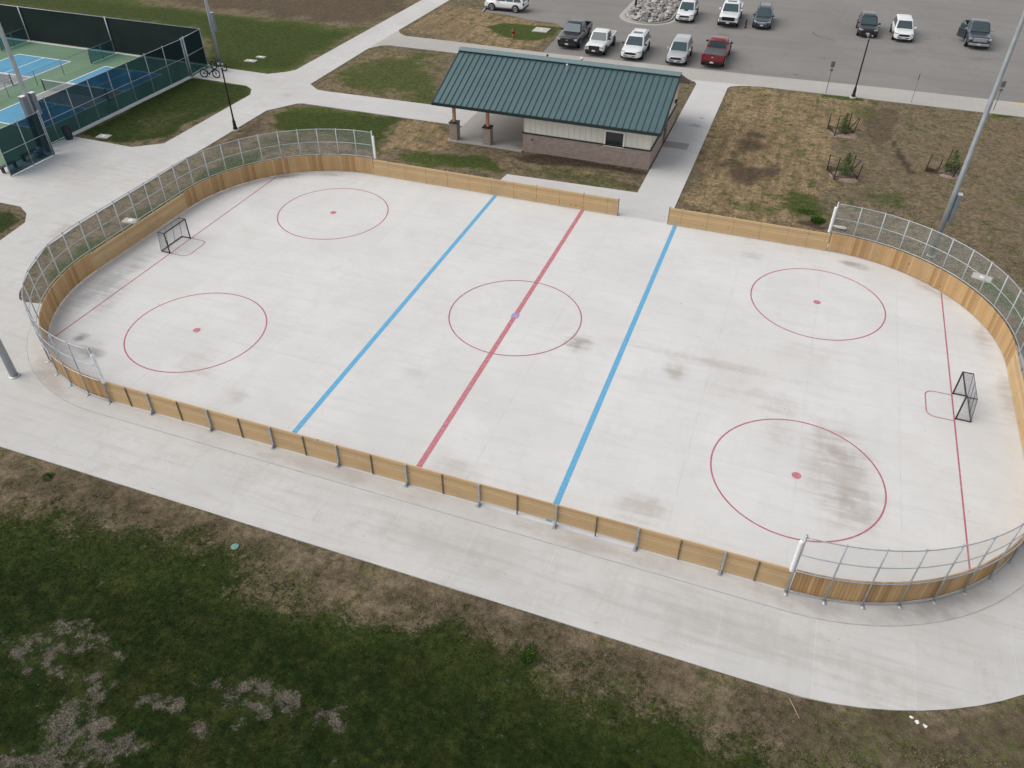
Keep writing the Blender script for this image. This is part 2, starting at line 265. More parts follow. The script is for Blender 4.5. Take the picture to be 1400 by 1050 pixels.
BR = (.34, .278, .238)
M = {}
RINK_STAINS = [
 (16.0,-6.2,2.1,4.5,.12,BR,.50),(16.7,-7.4,1.6,2.0,.1,(.27,.22,.19),.42),(16.5,-5.0,1.5,1.2,.1,(.27,.22,.19),.35),(15.6,-4.2,1.3,1.9,0,BR,.4),(13.5,-4.0,1.2,2.2,0,BR,.3),
 (3.7,-1.1,.95,1.1,0,(.24,.21,.17),.75),(8.6,-1.7,.8,1.2,.3,(.3,.26,.2),.6),(10.0,-.45,5.5,.55,-.03,BR,.4),(12.5,-2.2,3.2,1.5,0,BR,.28),
 (-21.7,-4.6,1.1,5.0,0,(.25,.255,.265),.60),(-20.6,-6.0,1.0,3.0,.3,(.27,.275,.285),.45),(-19.4,-9.2,.6,.5,.4,(.16,.16,.165),.9),(-17.9,-10.1,.9,.7,.2,(.19,.185,.185),.8),
 (-18.6,-9.9,1.3,1.1,.2,(.24,.235,.23),.6),(-20.0,10.2,1.7,.55,.55,(.22,.22,.23),.85),(-17.6,11.4,2.0,.45,.3,(.25,.25,.26),.55),
 (16.2,11.4,1.3,.55,-.3,(.22,.19,.18),.75),(20.2,10.1,1.9,.6,-.7,BR,.6),(22.4,6.4,.6,2.5,0,BR,.5),(23.0,1.6,.6,2.6,0,BR,.55),
 (9.0,-10.5,1.6,1.2,.2,BR,.55),(-9.6,-10.4,.9,1.0,.2,BR,.4),(-2.8,-6.1,1.0,.8,0,BR,.3),(10.6,10.4,.9,.9,0,BR,.35),(-12.6,-9.2,1.6,2.2,.4,BR,.25),(14.6,2.0,2.4,1.1,0,BR,.22),(1.5,-11.0,1.6,1.0,0,BR,.3)]
M['rink'] = concrete('rink_concrete', (.655, .653, .650), (.25, 3), RINK_STAINS, (0, 0), dirt=.75)
WALK_STAINS = [(-27,24.2,5.0,1.1,.35,(.33,.29,.25),.5),(14,-14.9,9,1.5,0,(.36,.33,.30),.45),(2,-14.9,6,1.2,0,(.36,.33,.30),.42),(-28.6,-1.0,.7,1.5,0,BR,.6),(-33,6,4,3,0,(.36,.33,.30),.35)]
M['walk'] = concrete('walkway_concrete', (.572, .566, .556), (.3, 3.2), WALK_STAINS, (3.05, 0), dirt=1.45)
M['apron'] = concrete('apron_concrete', (.555, .550, .543), (.6, 1.6), [(19.5,-11.2,3.2,1.5,.8,(.25,.24,.23),.7),(15.5,-12.9,3.0,.6,0,(.27,.25,.24),.5),(-18.5,-12.2,3,1.2,-.5,(.36,.31,.26),.6),(-3,-13,8,.5,0,BR,.4),(8,-13,6,.5,0,BR,.5)], (0, 0), dirt=1.1)
M['path'] = concrete('path_concrete', (.575, .570, .565), (.3, 3.2), [(4.2,28.9,.8,.5,0,(.2,.19,.18),.8),(4.4,30.6,.35,.25,0,(.15,.14,.13),.9)], (0, 3.05), dirt=.7)
M['sidewalk'] = concrete('sidewalk_concrete', (.435, .418, .392), (.3, 3.2), [], (3.05, 0), dirt=.8)
M['kerb'] = concrete('kerb_concrete', (.38, .365, .34), (.6, 3), [], (0, 0), dirt=1)
M['pad'] = concrete('pad_concrete', (.50, .48, .44), (.6, 3), [], (0, 0), dirt=1)
M['stoop'] = concrete('stoop_concrete', (.33, .33, .335), (.6, 3), [], (0, 0), dirt=1)
M['shelter_floor'] = concrete('shelter_floor_concrete', (.42, .405, .39), (.5, 2.5), [(-8.0,22.5,2.2,3.2,0,BR,.55),(-7.0,20.4,1.0,.8,0,(.2,.19,.18),.8)], (2.6, 3.1), dirt=1)
M['red_paint'] = paint_on_concrete('red_line_paint', (.49, .145, .185), .50)
M['red_thin'] = paint_on_concrete('thin_red_line_paint', (.42, .105, .15), .40)
M['blue_paint'] = paint_on_concrete('blue_line_paint', (.095, .365, .60), .32)
M['spot_paint'] = paint_on_concrete('centre_spot_paint', (.33, .28, .50), .3)
M['joint'] = simple('joint_sealant', (.37, .36, .35), .9)
M['saw'] = simple('saw_cut_fill', (.53, .525, .52), .9, 0, .18, 1.2)
M['white_line'] = paint_on_concrete('court_line_paint', (.72, .74, .74), .15)
M['wood_h'] = wood('board_wood_horizontal', (.625, .450, .255), (.545, .375, .198), True)
M['wood_v'] = wood('board_wood_vertical', (.55, .365, .182), (.37, .212, .092), False)
M['galv'] = simple('galvanised_steel', (.43, .46, .49), .45, .55, .12, 8)
M['galv_dark'] = simple('shaded_strip_steel', (.15, .125, .10), .6, .3, .15, 8)  # dark tone stands in for the shaded side of the joint strips
M['pole'] = simple('pole_galvanised', (.40, .44, .47), .5, .45, .10, 2)
M['polebox'] = simple('grey_box_paint', (.19, .215, .26), .5, .2, .08, 3)
M['boxtop'] = simple('pale_box_lid', (.72, .74, .76), .5)
M['vinyl'] = simple('white_vinyl', (.80, .80, .81), .5, 0, .05, 6)
M['chain'] = wire_mesh('chain_link_wire', (.54, .57, .58), .055, .040)
M['dark_chain'] = wire_mesh('dark_low_fence_wire', (.10, .16, .17), .06, .13)
M['screen'] = screen_mesh('green_windscreen', (.0055, .0185, .0225), .85)
M['screen_light'] = screen_mesh('pale_divider_screen', (.05, .085, .09), .50)
M['screen_far'] = screen_mesh('dense_windscreen', (.0095, .020, .018), .965)
M['net'] = wire_mesh('goal_netting', (.17, .17, .20), .022, .075, 0)
M['black'] = simple('black_metal', (.012, .012, .014), .45, .2, .1, 5)
M['black_frame'] = simple('black_goal_frame', (.02, .02, .025), .4, .2, .1, 5)
M['roof'] = simple('teal_roof_metal', (.080, .143, .154), .45, .25, .05, .7)
M['rib'] = simple('shaded_seam_metal', (.050, .092, .099), .48, .2, .05, .7)  # darker than the roof sheet; seam side shadow put into the colour
M['ridge'] = simple('teal_ridge_metal', (.165, .240, .255), .42, .25, .05, .7)
M['trim'] = simple('dark_green_trim', (.012, .024, .027), .45, .1, .1, 2)
M['siding'] = simple('cream_siding', (.72, .695, .62), .6, 0, .04, 1.2)
M['cream_trim'] = simple('cream_trim', (.76, .74, .68), .6, 0, .04, 1.2)
M['cedar'] = simple('cedar_post', (.52, .26, .145), .6, 0, .2, 6)
M['glass'] = simple('dark_window_glass', (.02, .026, .03), .12, 0, .05, 2)
M['brown_door'] = simple('brown_door_paint', (.12, .062, .045), .5)
M['soffit'] = simple('soffit_boards', (.30, .22, .15), .7)
M['white_metal'] = simple('white_pipe', (.7, .7, .7), .5)
M['navy'] = simple('navy_plastic', (.020, .024, .042), .5)
M['court_green'] = simple('green_court_coating', (.125, .215, .135), .8, 0, .10, .35)
M['court_blue'] = simple('blue_court_coating', (.075, .275, .44), .8, 0, .08, .5)
M['court_grey'] = simple('grey_kitchen_coating', (.27, .265, .27), .8, 0, .08, .5)
M['rubber'] = simple('tyre_rubber', (.012, .012, .013), .8)
M['rim'] = simple('alloy_rim', (.42, .43, .45), .35, .7, .1, 6)
M['dark_rim'] = simple('dark_rim', (.06, .06, .065), .4, .5, .1, 6)
M['cladding'] = simple('black_cladding', (.014, .014, .016), .6)
M['carglass'] = simple('car_glass', (.055, .085, .095), .08, .15, .05, 3)
M['lamp_glass'] = simple('headlight_glass', (.45, .47, .49), .15, .2)
M['tail_red'] = simple('tail_light_red', (.30, .012, .015), .2)
M['plate'] = simple('plate_white', (.55, .56, .55), .5)
M['chrome'] = simple('chrome_trim', (.55, .56, .58), .2, .8)
M['gold'] = simple('gold_emblem', (.55, .42, .12), .3, .5)
M['red_cast'] = simple('red_hydrant_paint', (.26, .035, .02), .5)
M['teal_lid'] = simple('teal_lid_plastic', (.12, .26, .235), .8)
M['pale_blue'] = simple('pale_blue_sack', (.34, .47, .55), .5, 0, .35, 9)
M['litter'] = simple('white_paper', (.75, .75, .75), .8)
M['stick'] = simple('pale_stick', (.30, .24, .165), .8)
M['mulch'] = simple('reddish_mulch', (.25, .18, .15), .95, 0, .35, 9)
M['bark'] = simple('bark', (.08, .055, .035), .9)
M['stake'] = simple('stake_metal', (.018, .019, .017), .7)
M['cap_pale'] = simple('stake_tip', (.07, .065, .06), .7)
M['sign_back'] = simple('sign_back_aluminium', (.19, .20, .20), .5, .3)
M['tan_pad'] = simple('tactile_tan', (.55, .42, .20), .8)

def car_paint(name, col, metal=0.0, rough=.3, coat=.6):
    return simple(name, col, rough, metal, .03, 1.5, coat)
P_WHITE = car_paint('white_car_paint', (.74, .75, .76)); P_SILVER = car_paint('silver_car_paint', (.50, .52, .545), .35)
P_BLACK = car_paint('black_car_paint', (.010, .012, .017)); P_GREY = car_paint('dark_blue_grey_paint', (.055, .068, .088), .4)
P_RED = car_paint('red_car_paint', (.19, .010, .018), .2); P_SLATE = car_paint('slate_wagon_paint', (.045, .062, .085), .4)
P_CHAR = car_paint('charcoal_truck_paint', (.018, .021, .03), .3)

# brick
def brick_mat():
    m, nt, b = newmat('grey_brown_brick'); g = G(nt)
    X = g.xyz(); cmb = g.n('ShaderNodeCombineXYZ')
    g.l(g.math('ADD', X[0], X[1]), cmb.inputs[0]); g.l(X[2], cmb.inputs[1])
    t = g.n('ShaderNodeTexBrick'); g.l(cmb.outputs[0], t.inputs['Vector'])
    t.inputs['Scale'].default_value = 1.0; t.inputs['Brick Width'].default_value = .30; t.inputs['Row Height'].default_value = .095
    t.inputs['Mortar Size'].default_value = .010
    t.inputs['Color1'].default_value = (.34, .255, .22, 1); t.inputs['Color2'].default_value = (.235, .175, .155, 1); t.inputs['Mortar'].default_value = (.30, .27, .25, 1)
    c = g.mix(g.ramp(g.noise(3.5, 4), .35, .7, 0, .5), t.outputs['Color'], (.36, .30, .255))
    g.l(c, b.inputs['Base Color']); b.inputs['Roughness'].default_value = .85
    return m
M['brick'] = brick_mat()

# asphalt
def asphalt_mat():
    m, nt, b = newmat('worn_asphalt'); g = G(nt)
    big = g.noise(.12, 4); mid = g.noise(.9, 5, .65); fine = g.noise(22, 3, .7)
    c = g.mix(g.ramp(big, .3, .7), (.222, .213, .203), (.256, .246, .234))
    c = g.mix(g.ramp(g.noise(1, 4, .6, g.map(rot=(0, 0, .12), sc=(.07, .8, 1))), .45, .75, 0, .35), c, (.165, .16, .156))
    c = g.mix(g.ramp(mid, .5, .8, 0, .4), c, (.16, .156, .152))
    c = g.mix(g.ramp(fine, .35, .7, 0, .35), c, (.135, .13, .127))
    # tyre-turn arc and drips as real marks on the surface
    for (x, y, rx, ry, amt) in ((12.6,49.5,.9,.35,.8),(-4.6,47,.9,2,.35),(3,50,1.2,2,.35),(19.4,54.5,1.6,1.2,.3),(26,54.5,1.6,1.2,.3),(2.7,53.5,1.4,1.4,.35),(-8,47,1.4,3,.35),(10.5,43.9,.5,.3,.7)):
        q = g.n('ShaderNodeTexGradient', gradient_type='SPHERICAL'); g.l(g.map((x, y, 0), (0,0,0), (rx, ry, 1), 'TEXTURE'), q.inputs[0])
        c = g.mix(g.math('MULTIPLY', g.ramp(g.math('MULTIPLY', q.outputs['Fac'], g.ramp(mid, .2, .7)), .05, .6), amt), c, (.10, .097, .095))
    vo = g.n('ShaderNodeTexVoronoi', feature='DISTANCE_TO_EDGE'); vo.inputs['Scale'].default_value = .085
    nz = g.n('ShaderNodeTexNoise'); nz.inputs['Scale'].default_value = .6; g.l(g.pos(), nz.inputs['Vector'])
    wv = g.n('ShaderNodeMix', data_type='VECTOR'); wv.inputs[0].default_value = .06
    ad = g.n('ShaderNodeVectorMath', operation='MULTIPLY_ADD'); g.l(nz.outputs['Color'], ad.inputs[0]); ad.inputs[1].default_value = (2.2, 2.2, 0); g.l(g.pos(), ad.inputs[2])
    g.l(ad.outputs[0], vo.inputs['Vector'])
    crack = g.math('MULTIPLY', g.ramp(vo.outputs['Distance'], 0, .0042, 1, 0), g.ramp(g.noise(.18, 2), .5, .58))
    c = g.mix(g.math('MULTIPLY', crack, .35), c, (.07, .068, .066))
    g.l(c, b.inputs['Base Color']); b.inputs['Roughness'].default_value = .9; b.inputs['Specular IOR Level'].default_value = .25
    g.l(g.bump(fine, .25, .02), b.inputs['Normal'])
    return m
M['asphalt'] = asphalt_mat()
M['tyre_mark'] = simple('rubber_scuff', (.12, .115, .112), .9, 0, .35, 6)

# turf and soil: patch masks are stored on the mesh (what grows where and how dark), grain comes from noise
def ground_mat():
    m, nt, b = newmat('turf_and_soil'); g = G(nt)
    a1 = g.n('ShaderNodeAttribute', attribute_name='patches'); s1 = g.n('ShaderNodeSeparateColor'); g.l(a1.outputs['Color'], s1.inputs[0])
    a2 = g.n('ShaderNodeAttribute', attribute_name='patches_two'); s2 = g.n('ShaderNodeSeparateColor'); g.l(a2.outputs['Color'], s2.inputs[0])
    green, soil, straw = s1.outputs; lush_dark, gravel = s2.outputs[0], s2.outputs[1]
    n1 = g.noise(1.1, 5, .65); n2 = g.noise(5, 5, .7); n3 = g.noise(24, 4, .75); n4 = g.noise(60, 2, .7)
    mow = g.noise(1, 4, .65, g.map(sc=(1.7, .16, 1)))
    tuf = g.noise(11, 4, .75)
    clump = g.noise(.75, 6, .72)
    base = g.mix(g.ramp(n1, .3, .7), (.128, .104, .076), (.182, .152, .116))
    base = g.mix(g.ramp(n2, .42, .68, 0, .75), base, (.262, .214, .155))
    base = g.mix(g.ramp(tuf, .52, .75, 0, .7), base, (.068, .056, .040))
    base = g.mix(g.ramp(clump, .50, .70, 0, .70), base, (.240, .195, .138))
    base = g.mix(g.ramp(clump, .30, .46, .60, 0), base, (.082, .068, .050))
    st = g.mix(g.ramp(n2, .3, .7), (.225, .168, .106), (.40, .315, .208))
    st = g.mix(g.ramp(mow, .40, .68, 0, .62), st, (.125, .092, .060))
    st = g.mix(g.ramp(tuf, .52, .75, 0, .6), st, (.085, .065, .042))
    c = g.mix(g.ramp(g.math('ADD', straw, g.math('MULTIPLY', g.math('SUBTRACT', n2, .5), .9)), .2, .8), base, st)
    so = g.mix(g.ramp(n2, .3, .7), (.048, .036, .030), (.095, .072, .058))
    c = g.mix(g.ramp(g.math('ADD', soil, g.math('MULTIPLY', g.math('SUBTRACT', n2, .5), .8)), .25, .85), c, so)
    dry = g.mix(g.ramp(n2, .3, .7), (.038, .075, .013), (.100, .130, .040))
    shaded_turf = g.mix(g.ramp(n1, .3, .7), (.0110, .0255, .0052), (.0250, .0390, .0100))  # deep turf green, with shade between the blades put into the colour
    shaded_turf = g.mix(g.ramp(n2, .35, .75, 0, .5), shaded_turf, (.0085, .0200, .0050))
    shaded_turf = g.mix(g.ramp(g.noise(.45, 5, .7), .48, .72, 0, .75), shaded_turf, (.040, .043, .014))
    gr = g.mix(lush_dark, dry, shaded_turf)
    gm = g.math('ADD', green, g.math('ADD', g.math('MULTIPLY', g.math('SUBTRACT', n2, .5), 1.5), g.math('MULTIPLY', g.math('SUBTRACT', tuf, .5), 1.3)))
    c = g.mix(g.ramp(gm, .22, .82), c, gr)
    sprig = g.math('MULTIPLY', g.ramp(g.noise(1.15, 6, .78), .48, .62), .78)
    c = g.mix(g.math('MULTIPLY', sprig, g.math('SUBTRACT', 1.0, soil)), c, g.mix(.5, gr, (.062, .076, .022)))
    gv = g.mix(g.ramp(n3, .35, .68), (.055, .050, .044), (.185, .172, .156))
    gf = g.math('ADD', gravel, g.math('ADD', g.math('MULTIPLY', g.math('SUBTRACT', tuf, .5), 1.5), g.math('MULTIPLY', g.math('SUBTRACT', g.noise(1.7, 6, .7), .5), 3.2)))
    c = g.mix(g.ramp(gf, .40, .85, 0, .9), c, gv)
    k = g.math('ADD', g.math('MULTIPLY', n3, .6), g.math('MULTIPLY', n4, .4))
    v = g.math('MULTIPLY', g.ramp(k, .33, .68, .62, 1.38), g.ramp(g.noise(3.2, 6, .75), .30, .70, .68, 1.32))
    cc = g.n('ShaderNodeVectorMath', operation='SCALE'); g.l(c, cc.inputs[0]); g.l(v, cc.inputs['Scale'])
    tn = g.n('ShaderNodeVectorMath', operation='MULTIPLY'); g.l(cc.outputs[0], tn.inputs[0]); tn.inputs[1].default_value = (.98, .925, .84); g.l(tn.outputs[0], b.inputs['Base Color'])
    b.inputs['Roughness'].default_value = .95; b.inputs['Specular IOR Level'].default_value = .1
    g.l(g.bump(g.math('ADD', g.math('MULTIPLY', n2, .8), n3), .7, .06), b.inputs['Normal'])
    return m
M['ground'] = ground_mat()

def leaf_mat(name, a, b_):
    m, nt, b = newmat(name); g = G(nt)
    geo = g.n('ShaderNodeNewGeometry')
    g.l(g.mix(geo.outputs['Random Per Island'], a, b_), b.inputs['Base Color'])
    b.inputs['Roughness'].default_value = .8; b.inputs['Specular IOR Level'].default_value = .15
    return m
M['grass_blade'] = leaf_mat('lawn_blades', (.009, .025, .0045), (.031, .051, .012))
M['straw_blade'] = leaf_mat('dry_straw_blades', (.15, .118, .072), (.48, .40, .275))
M['needles'] = leaf_mat('spruce_needles', (.026, .066, .014), (.105, .155, .038))
M['weed'] = leaf_mat('weed_leaves', (.026, .075, .010), (.085, .165, .028))

def rock_mat():
    m, nt, b = newmat('field_stone'); g = G(nt)
    oi = g.n('ShaderNodeObjectInfo'); r = oi.outputs['Random']
    c = g.mix(g.ramp(r, .0, 1.0), (.20, .195, .19), (.52, .505, .48))
    c = g.mix(g.ramp(g.math('FRACT', g.math('MULTIPLY', r, 5.7)), .86, .9, 0, .5), c, (.36, .26, .22))
    c = g.mix(g.ramp(g.noise(6, 5), .35, .7, 0, .5), c, (.14, .13, .125))
    g.l(c, b.inputs['Base Color']); b.inputs['Roughness'].default_value = .9
    return m
M['rock'] = rock_mat()
M['rock_bed'] = simple('dark_rock_bed', (.15, .135, .12), .95, 0, .45, 8)

# ------------------------------------------------------------------ ground sheet
def vnoise(x, y, seed):
    r = np.random.default_rng(seed).random((256, 256))
    xi = np.floor(x).astype(int); yi = np.floor(y).astype(int); fx = x - xi; fy = y - yi
    fx = fx*fx*(3-2*fx); fy = fy*fy*(3-2*fy)
    g = lambda a, b: r[a % 256, b % 256]
    return (g(xi, yi)*(1-fx) + g(xi+1, yi)*fx)*(1-fy) + (g(xi, yi+1)*(1-fx) + g(xi+1, yi+1)*fx)*fy
def fbm(x, y, sc, seed, o=4):
    t = 0; a = .5; n = 0
    for i in range(o):
        t = t + a*vnoise(x*sc, y*sc, seed+i); n += a; a *= .55; sc *= 2.07
    return t/n - .5
def poly_sd(px, py, poly):
    n = len(poly); d = np.full(px.shape, 1e9); ins = np.zeros(px.shape, bool)
    for i in range(n):
        ax, ay = poly[i]; bx, by = poly[(i+1) % n]
        ex, ey = bx-ax, by-ay; L = ex*ex + ey*ey + 1e-9
        t = np.clip(((px-ax)*ex + (py-ay)*ey)/L, 0, 1)
        d = np.minimum(d, np.hypot(px-ax-t*ex, py-ay-t*ey))
        c = ((ay > py) != (by > py)) & (px < (bx-ax)*(py-ay)/((by-ay) if abs(by-ay) > 1e-9 else 1e-9) + ax)
        ins ^= c
    return np.where(ins, -d, d)
X0, X1, Y0, Y1, ST = -92.0, 62.0, -46.0, 92.0, .3
nx = int((X1-X0)/ST)+1; ny = int((Y1-Y0)/ST)+1
gx, gy = np.meshgrid(np.linspace(X0, X1, nx), np.linspace(Y0, Y1, ny))
chan = {k: np.zeros(gx.shape) for k in ('green', 'soil', 'straw', 'lush_dark', 'gravel')}
wob = fbm(gx, gy, .45, 11, 5)*2 + fbm(gx, gy, 1.6, 91, 3)*.8
for ch, val, soft, amp, poly in MASKS:
    xs = [p[0] for p in poly]; ys = [p[1] for p in poly]; mg = soft*2 + amp*2
    sel = (gx > min(xs)-mg) & (gx < max(xs)+mg) & (gy > min(ys)-mg) & (gy < max(ys)+mg)
    if not sel.any(): continue
    sd = poly_sd(gx[sel], gy[sel], poly) + wob[sel]*amp
    t = np.clip((soft - sd)/(2*soft), 0, 1); t = t*t*(3-2*t)
    if val < 0: chan[ch][sel] = np.clip(chan[ch][sel] + val*t, 0, 1)
    else: chan[ch][sel] = np.maximum(chan[ch][sel], val*t)
far = (gx < -62) & (gy > 30); chan['green'][far] = np.maximum(chan['green'][far], .7)
gz = -.05 + .035*np.clip(fbm(gx, gy, .5, 55, 4)*2, -1, 1) + .012*np.clip(fbm(gx, gy, 2.1, 77, 2)*2, -1, 1)
gz = np.minimum(gz, -.012)
edge = (gx <= X0+1e-6) | (gx >= X1-1e-6) | (gy <= Y0+1e-6) | (gy >= Y1-1e-6); gz[edge] = -.05
verts = np.stack([gx, gy, gz], -1).reshape(-1, 3)
idx = np.arange(nx*ny).reshape(ny, nx)
q = np.stack([idx[:-1, :-1], idx[:-1, 1:], idx[1:, 1:], idx[1:, :-1]], -1).reshape(-1, 4)
R = 900.0; nb = len(verts)
outer = np.array([(-R, -R, -.05), (R, -R, -.05), (R, R, -.05), (-R, R, -.05)])
cs = [idx[0, 0], idx[0, -1], idx[-1, -1], idx[-1, 0]]
q = np.vstack([q, [[nb, nb+1, cs[1], cs[0]], [nb+1, nb+2, cs[2], cs[1]], [nb+2, nb+3, cs[3], cs[2]], [nb+3, nb, cs[0], cs[3]]]])
verts = np.vstack([verts, outer])
me = bpy.data.meshes.new('ground')
me.vertices.add(len(verts)); me.vertices.foreach_set('co', verts.ravel().astype(np.float32))
me.loops.add(q.size); me.loops.foreach_set('vertex_index', q.ravel().astype(np.int32))
me.polygons.add(len(q)); me.polygons.foreach_set('loop_start', np.arange(0, q.size, 4, dtype=np.int32)); me.polygons.foreach_set('loop_total', np.full(len(q), 4, np.int32))
me.polygons.foreach_set('use_smooth', np.ones(len(q), bool)); me.update(calc_edges=True); me.validate()
def put_attr(nm, a, b, c):
    A = me.color_attributes.new(nm, 'FLOAT_COLOR', 'POINT')
    d = np.ones((len(verts), 4), np.float32); d[:nb, 0] = a.ravel(); d[:nb, 1] = b.ravel(); d[:nb, 2] = c.ravel(); d[nb:, :3] = (.6, 0, .4)
    A.data.foreach_set('color', d.ravel())
put_attr('patches', chan['green'], chan['soil'], chan['straw']); put_attr('patches_two', chan['lush_dark'], chan['gravel'], chan['gravel'])
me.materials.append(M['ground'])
ground = link(bpy.data.objects.new('ground', me)); tag(ground, kind='structure')

# lawn blades: clumps of thin blades where grass grows
def sample(ch, x, y):
    i = np.clip(((y-Y0)/ST).round().astype(int), 0, ny-1); j = np.clip(((x-X0)/ST).round().astype(int), 0, nx-1)
    return chan[ch][i, j], gz[i, j]
def blades(name, count, box, minlush, hmin, hmax, width, label, dry=False):
    x = rng.uniform(box[0], box[1], count); y = rng.uniform(box[2], box[3], count)
    g_, z_ = sample('green', x, y); gv, _ = sample('gravel', x, y); so, _ = sample('soil', x, y)
    fine = fbm(x, y, 2.5, 33, 3)*1.6
    keep = (g_ + fine*.7 > .42) & (gv + fine*.8 < .35)
    if dry: keep = (g_ < .5) & (fine*1.2 + .5*fbm(x, y, .6, 71, 4) > -.08) & ((y < -16.47) | (rng.random(count) < .0)) if box[3] < -10 else (g_ < .4) & (so < .22) & (fine > -.05) & ((x > 5.5) & (y < 39.5) & ((np.hypot(np.maximum(x-14.67, 0), np.maximum(y-3.95, 0)) > 9.2) | (y > 13.2)))
    x, y, z_ = x[keep], y[keep], z_[keep]; n = len(x); K = 3
    x = np.repeat(x, K) + rng.normal(0, .03, n*K); y = np.repeat(y, K) + rng.normal(0, .03, n*K); z = np.repeat(z_, K) - .005
    a = rng.uniform(0, 2*PI, n*K); h = rng.uniform(hmin, hmax, n*K); w = rng.uniform(.6, 1.4, n*K)*width
    lx = np.cos(a+1.57)*h*rng.uniform(.1, .8, n*K); ly = np.sin(a+1.57)*h*rng.uniform(.1, .8, n*K)
    v = np.empty((n*K, 3, 3), np.float32)
    v[:, 0] = np.stack([x-np.cos(a)*w, y-np.sin(a)*w, z], 1); v[:, 1] = np.stack([x+np.cos(a)*w, y+np.sin(a)*w, z], 1); v[:, 2] = np.stack([x+lx, y+ly, z+h], 1)
    m_ = bpy.data.meshes.new(name); N = n*K
    m_.vertices.add(N*3); m_.vertices.foreach_set('co', v.ravel())
    m_.loops.add(N*3); m_.loops.foreach_set('vertex_index', np.arange(N*3, dtype=np.int32))
    m_.polygons.add(N); m_.polygons.foreach_set('loop_start', np.arange(0, N*3, 3, dtype=np.int32)); m_.polygons.foreach_set('loop_total', np.full(N, 3, np.int32))
    m_.update(calc_edges=True); m_.materials.append(M['straw_blade'] if dry else M['grass_blade'])
    return tag(link(bpy.data.objects.new(name, m_)), label, 'grass', kind='stuff')
blades('lawn_grass', 150000, (-24, 26, -32, -16.9), .4, .02, .065, .009, 'dark green lawn growing along the near side of the concrete walkway')
blades('dry_grass', 42000, (-24, 27, -23, -16.44), 0, .02, .055, .007, 'thin dry straw-coloured grass on the brown strip beside the near walkway', dry=True)
blades('dry_grass', 60000, (5.5, 34, 9, 39.5), 0, .03, .08, .012, 'thin dry straw-coloured grass over the brown field with the young spruces', dry=True)
# ------------------------------------------------------------------ paved setting
def slab(name, poly, z1, mat, z0=-.3):
    return tag(MB().prism(poly, z0, z1).build(name, mat), kind='structure')
def arc(cx, cy, r, a0, a1, n):
    return [(cx + r*math.cos(math.radians(a0+(a1-a0)*i/n)), cy + r*math.sin(math.radians(a0+(a1-a0)*i/n))) for i in range(n+1)]
HX, HY, RC = 14.67, 3.95, 8.52
def rounded(off, n=20):
    r = RC + off
    return arc(HX, -HY, r, -90, 0, n) + arc(HX, HY, r, 0, 90, n) + arc(-HX, HY, r, 90, 180, n) + arc(-HX, -HY, r, 180, 270, n)
plaza = [(-60, -16.47), (13.4, -16.47)] + arc(14.3, -3.85, 12.64, -89, 0, 22)[1:] + [(26.9, 0), (20, 0), (20, -8), (-20, -8), (-22, -6.5),
   (-23.49, -7.52), (-24.55, -7.72), (-24.97, -7.6), (-25.42, -7.18), (-26.8, -5.1), (-27.85, -2.9), (-28.13, .2), (-28.2, 11.5), (-28.2, 20.1), (-28.2, 26.65), (-28.3, 37.2), (-28.3, 43.7), (-28.2, 60), (-28.0, 95), (-31.1, 95),
   (-31.15, 55), (-31.35, 29.4), (-31.9, 28.6), (-33.1, 27.6), (-39.2, 27.7), (-38.75, 24.6), (-33.03, 24.42), (-32.2, 23.9), (-31.48, 22.7), (-31.45, 11.9), (-33.16, 10.54), (-38.75, 10.62), (-38.9, 9.7), (-38.9, .55),
   (-33.3, .58), (-32.2, .0), (-31.35, -.96), (-30.95, -3.3), (-30.7, -13), (-60, -13)]
slab('plaza', plaza, -.008, M['walk'])
slab('rink_slab', rounded(.93), 0.0, M['rink'])
slab('shelter_path', [(-28.2, 20.1), (-26.75, 22.3), (-26.3, 22.5), (-12.35, 22.6), (-12.35, 25.95), (-26.0, 25.6), (-26.9, 25.65), (-28.2, 26.65)], -.008, M['path'])
slab('rink_path', [(-6.36, 11.5), (-6.36, 14.96), (-6.28, 15.75), (2.66, 16.1), (2.66, 38.3), (2.45, 38.9), (1.95, 39.25), (7.9, 39.62), (6.4, 39.3), (5.5, 38.75), (5.32, 38.3), (5.34, 15.0), (5.34, 11.5)], -.008, M['path'])
slab('sidewalk', [(-28.3, 37.2), (-27.6, 38.5), (-26.9, 38.85), (-10, 39.0), (1.95, 39.25), (7.9, 39.62), (17, 39.72), (28, 39.78), (70, 40.1), (70, 43.5), (28, 43.15), (18, 43.05), (7.6, 42.5), (-12.4, 41.95), (-23, 42.2), (-26.8, 42.15), (-27.7, 42.8), (-28.3, 43.7)], -.008, M['sidewalk'])
slab('parking_lot', [(-12.4, 41.95), (7.6, 42.5), (18, 43.05), (28, 43.15), (70, 43.5), (120, 44), (120, 140), (-24.5, 140), (-24.2, 60), (-23.3, 55.5), (-23.25, 53.3), (-19.9, 53), (-17.3, 51.95), (-14.1, 51.6), (-13.2, 50.6), (-12.95, 49.8), (-12.6, 46.2)], -.016, M['asphalt'])

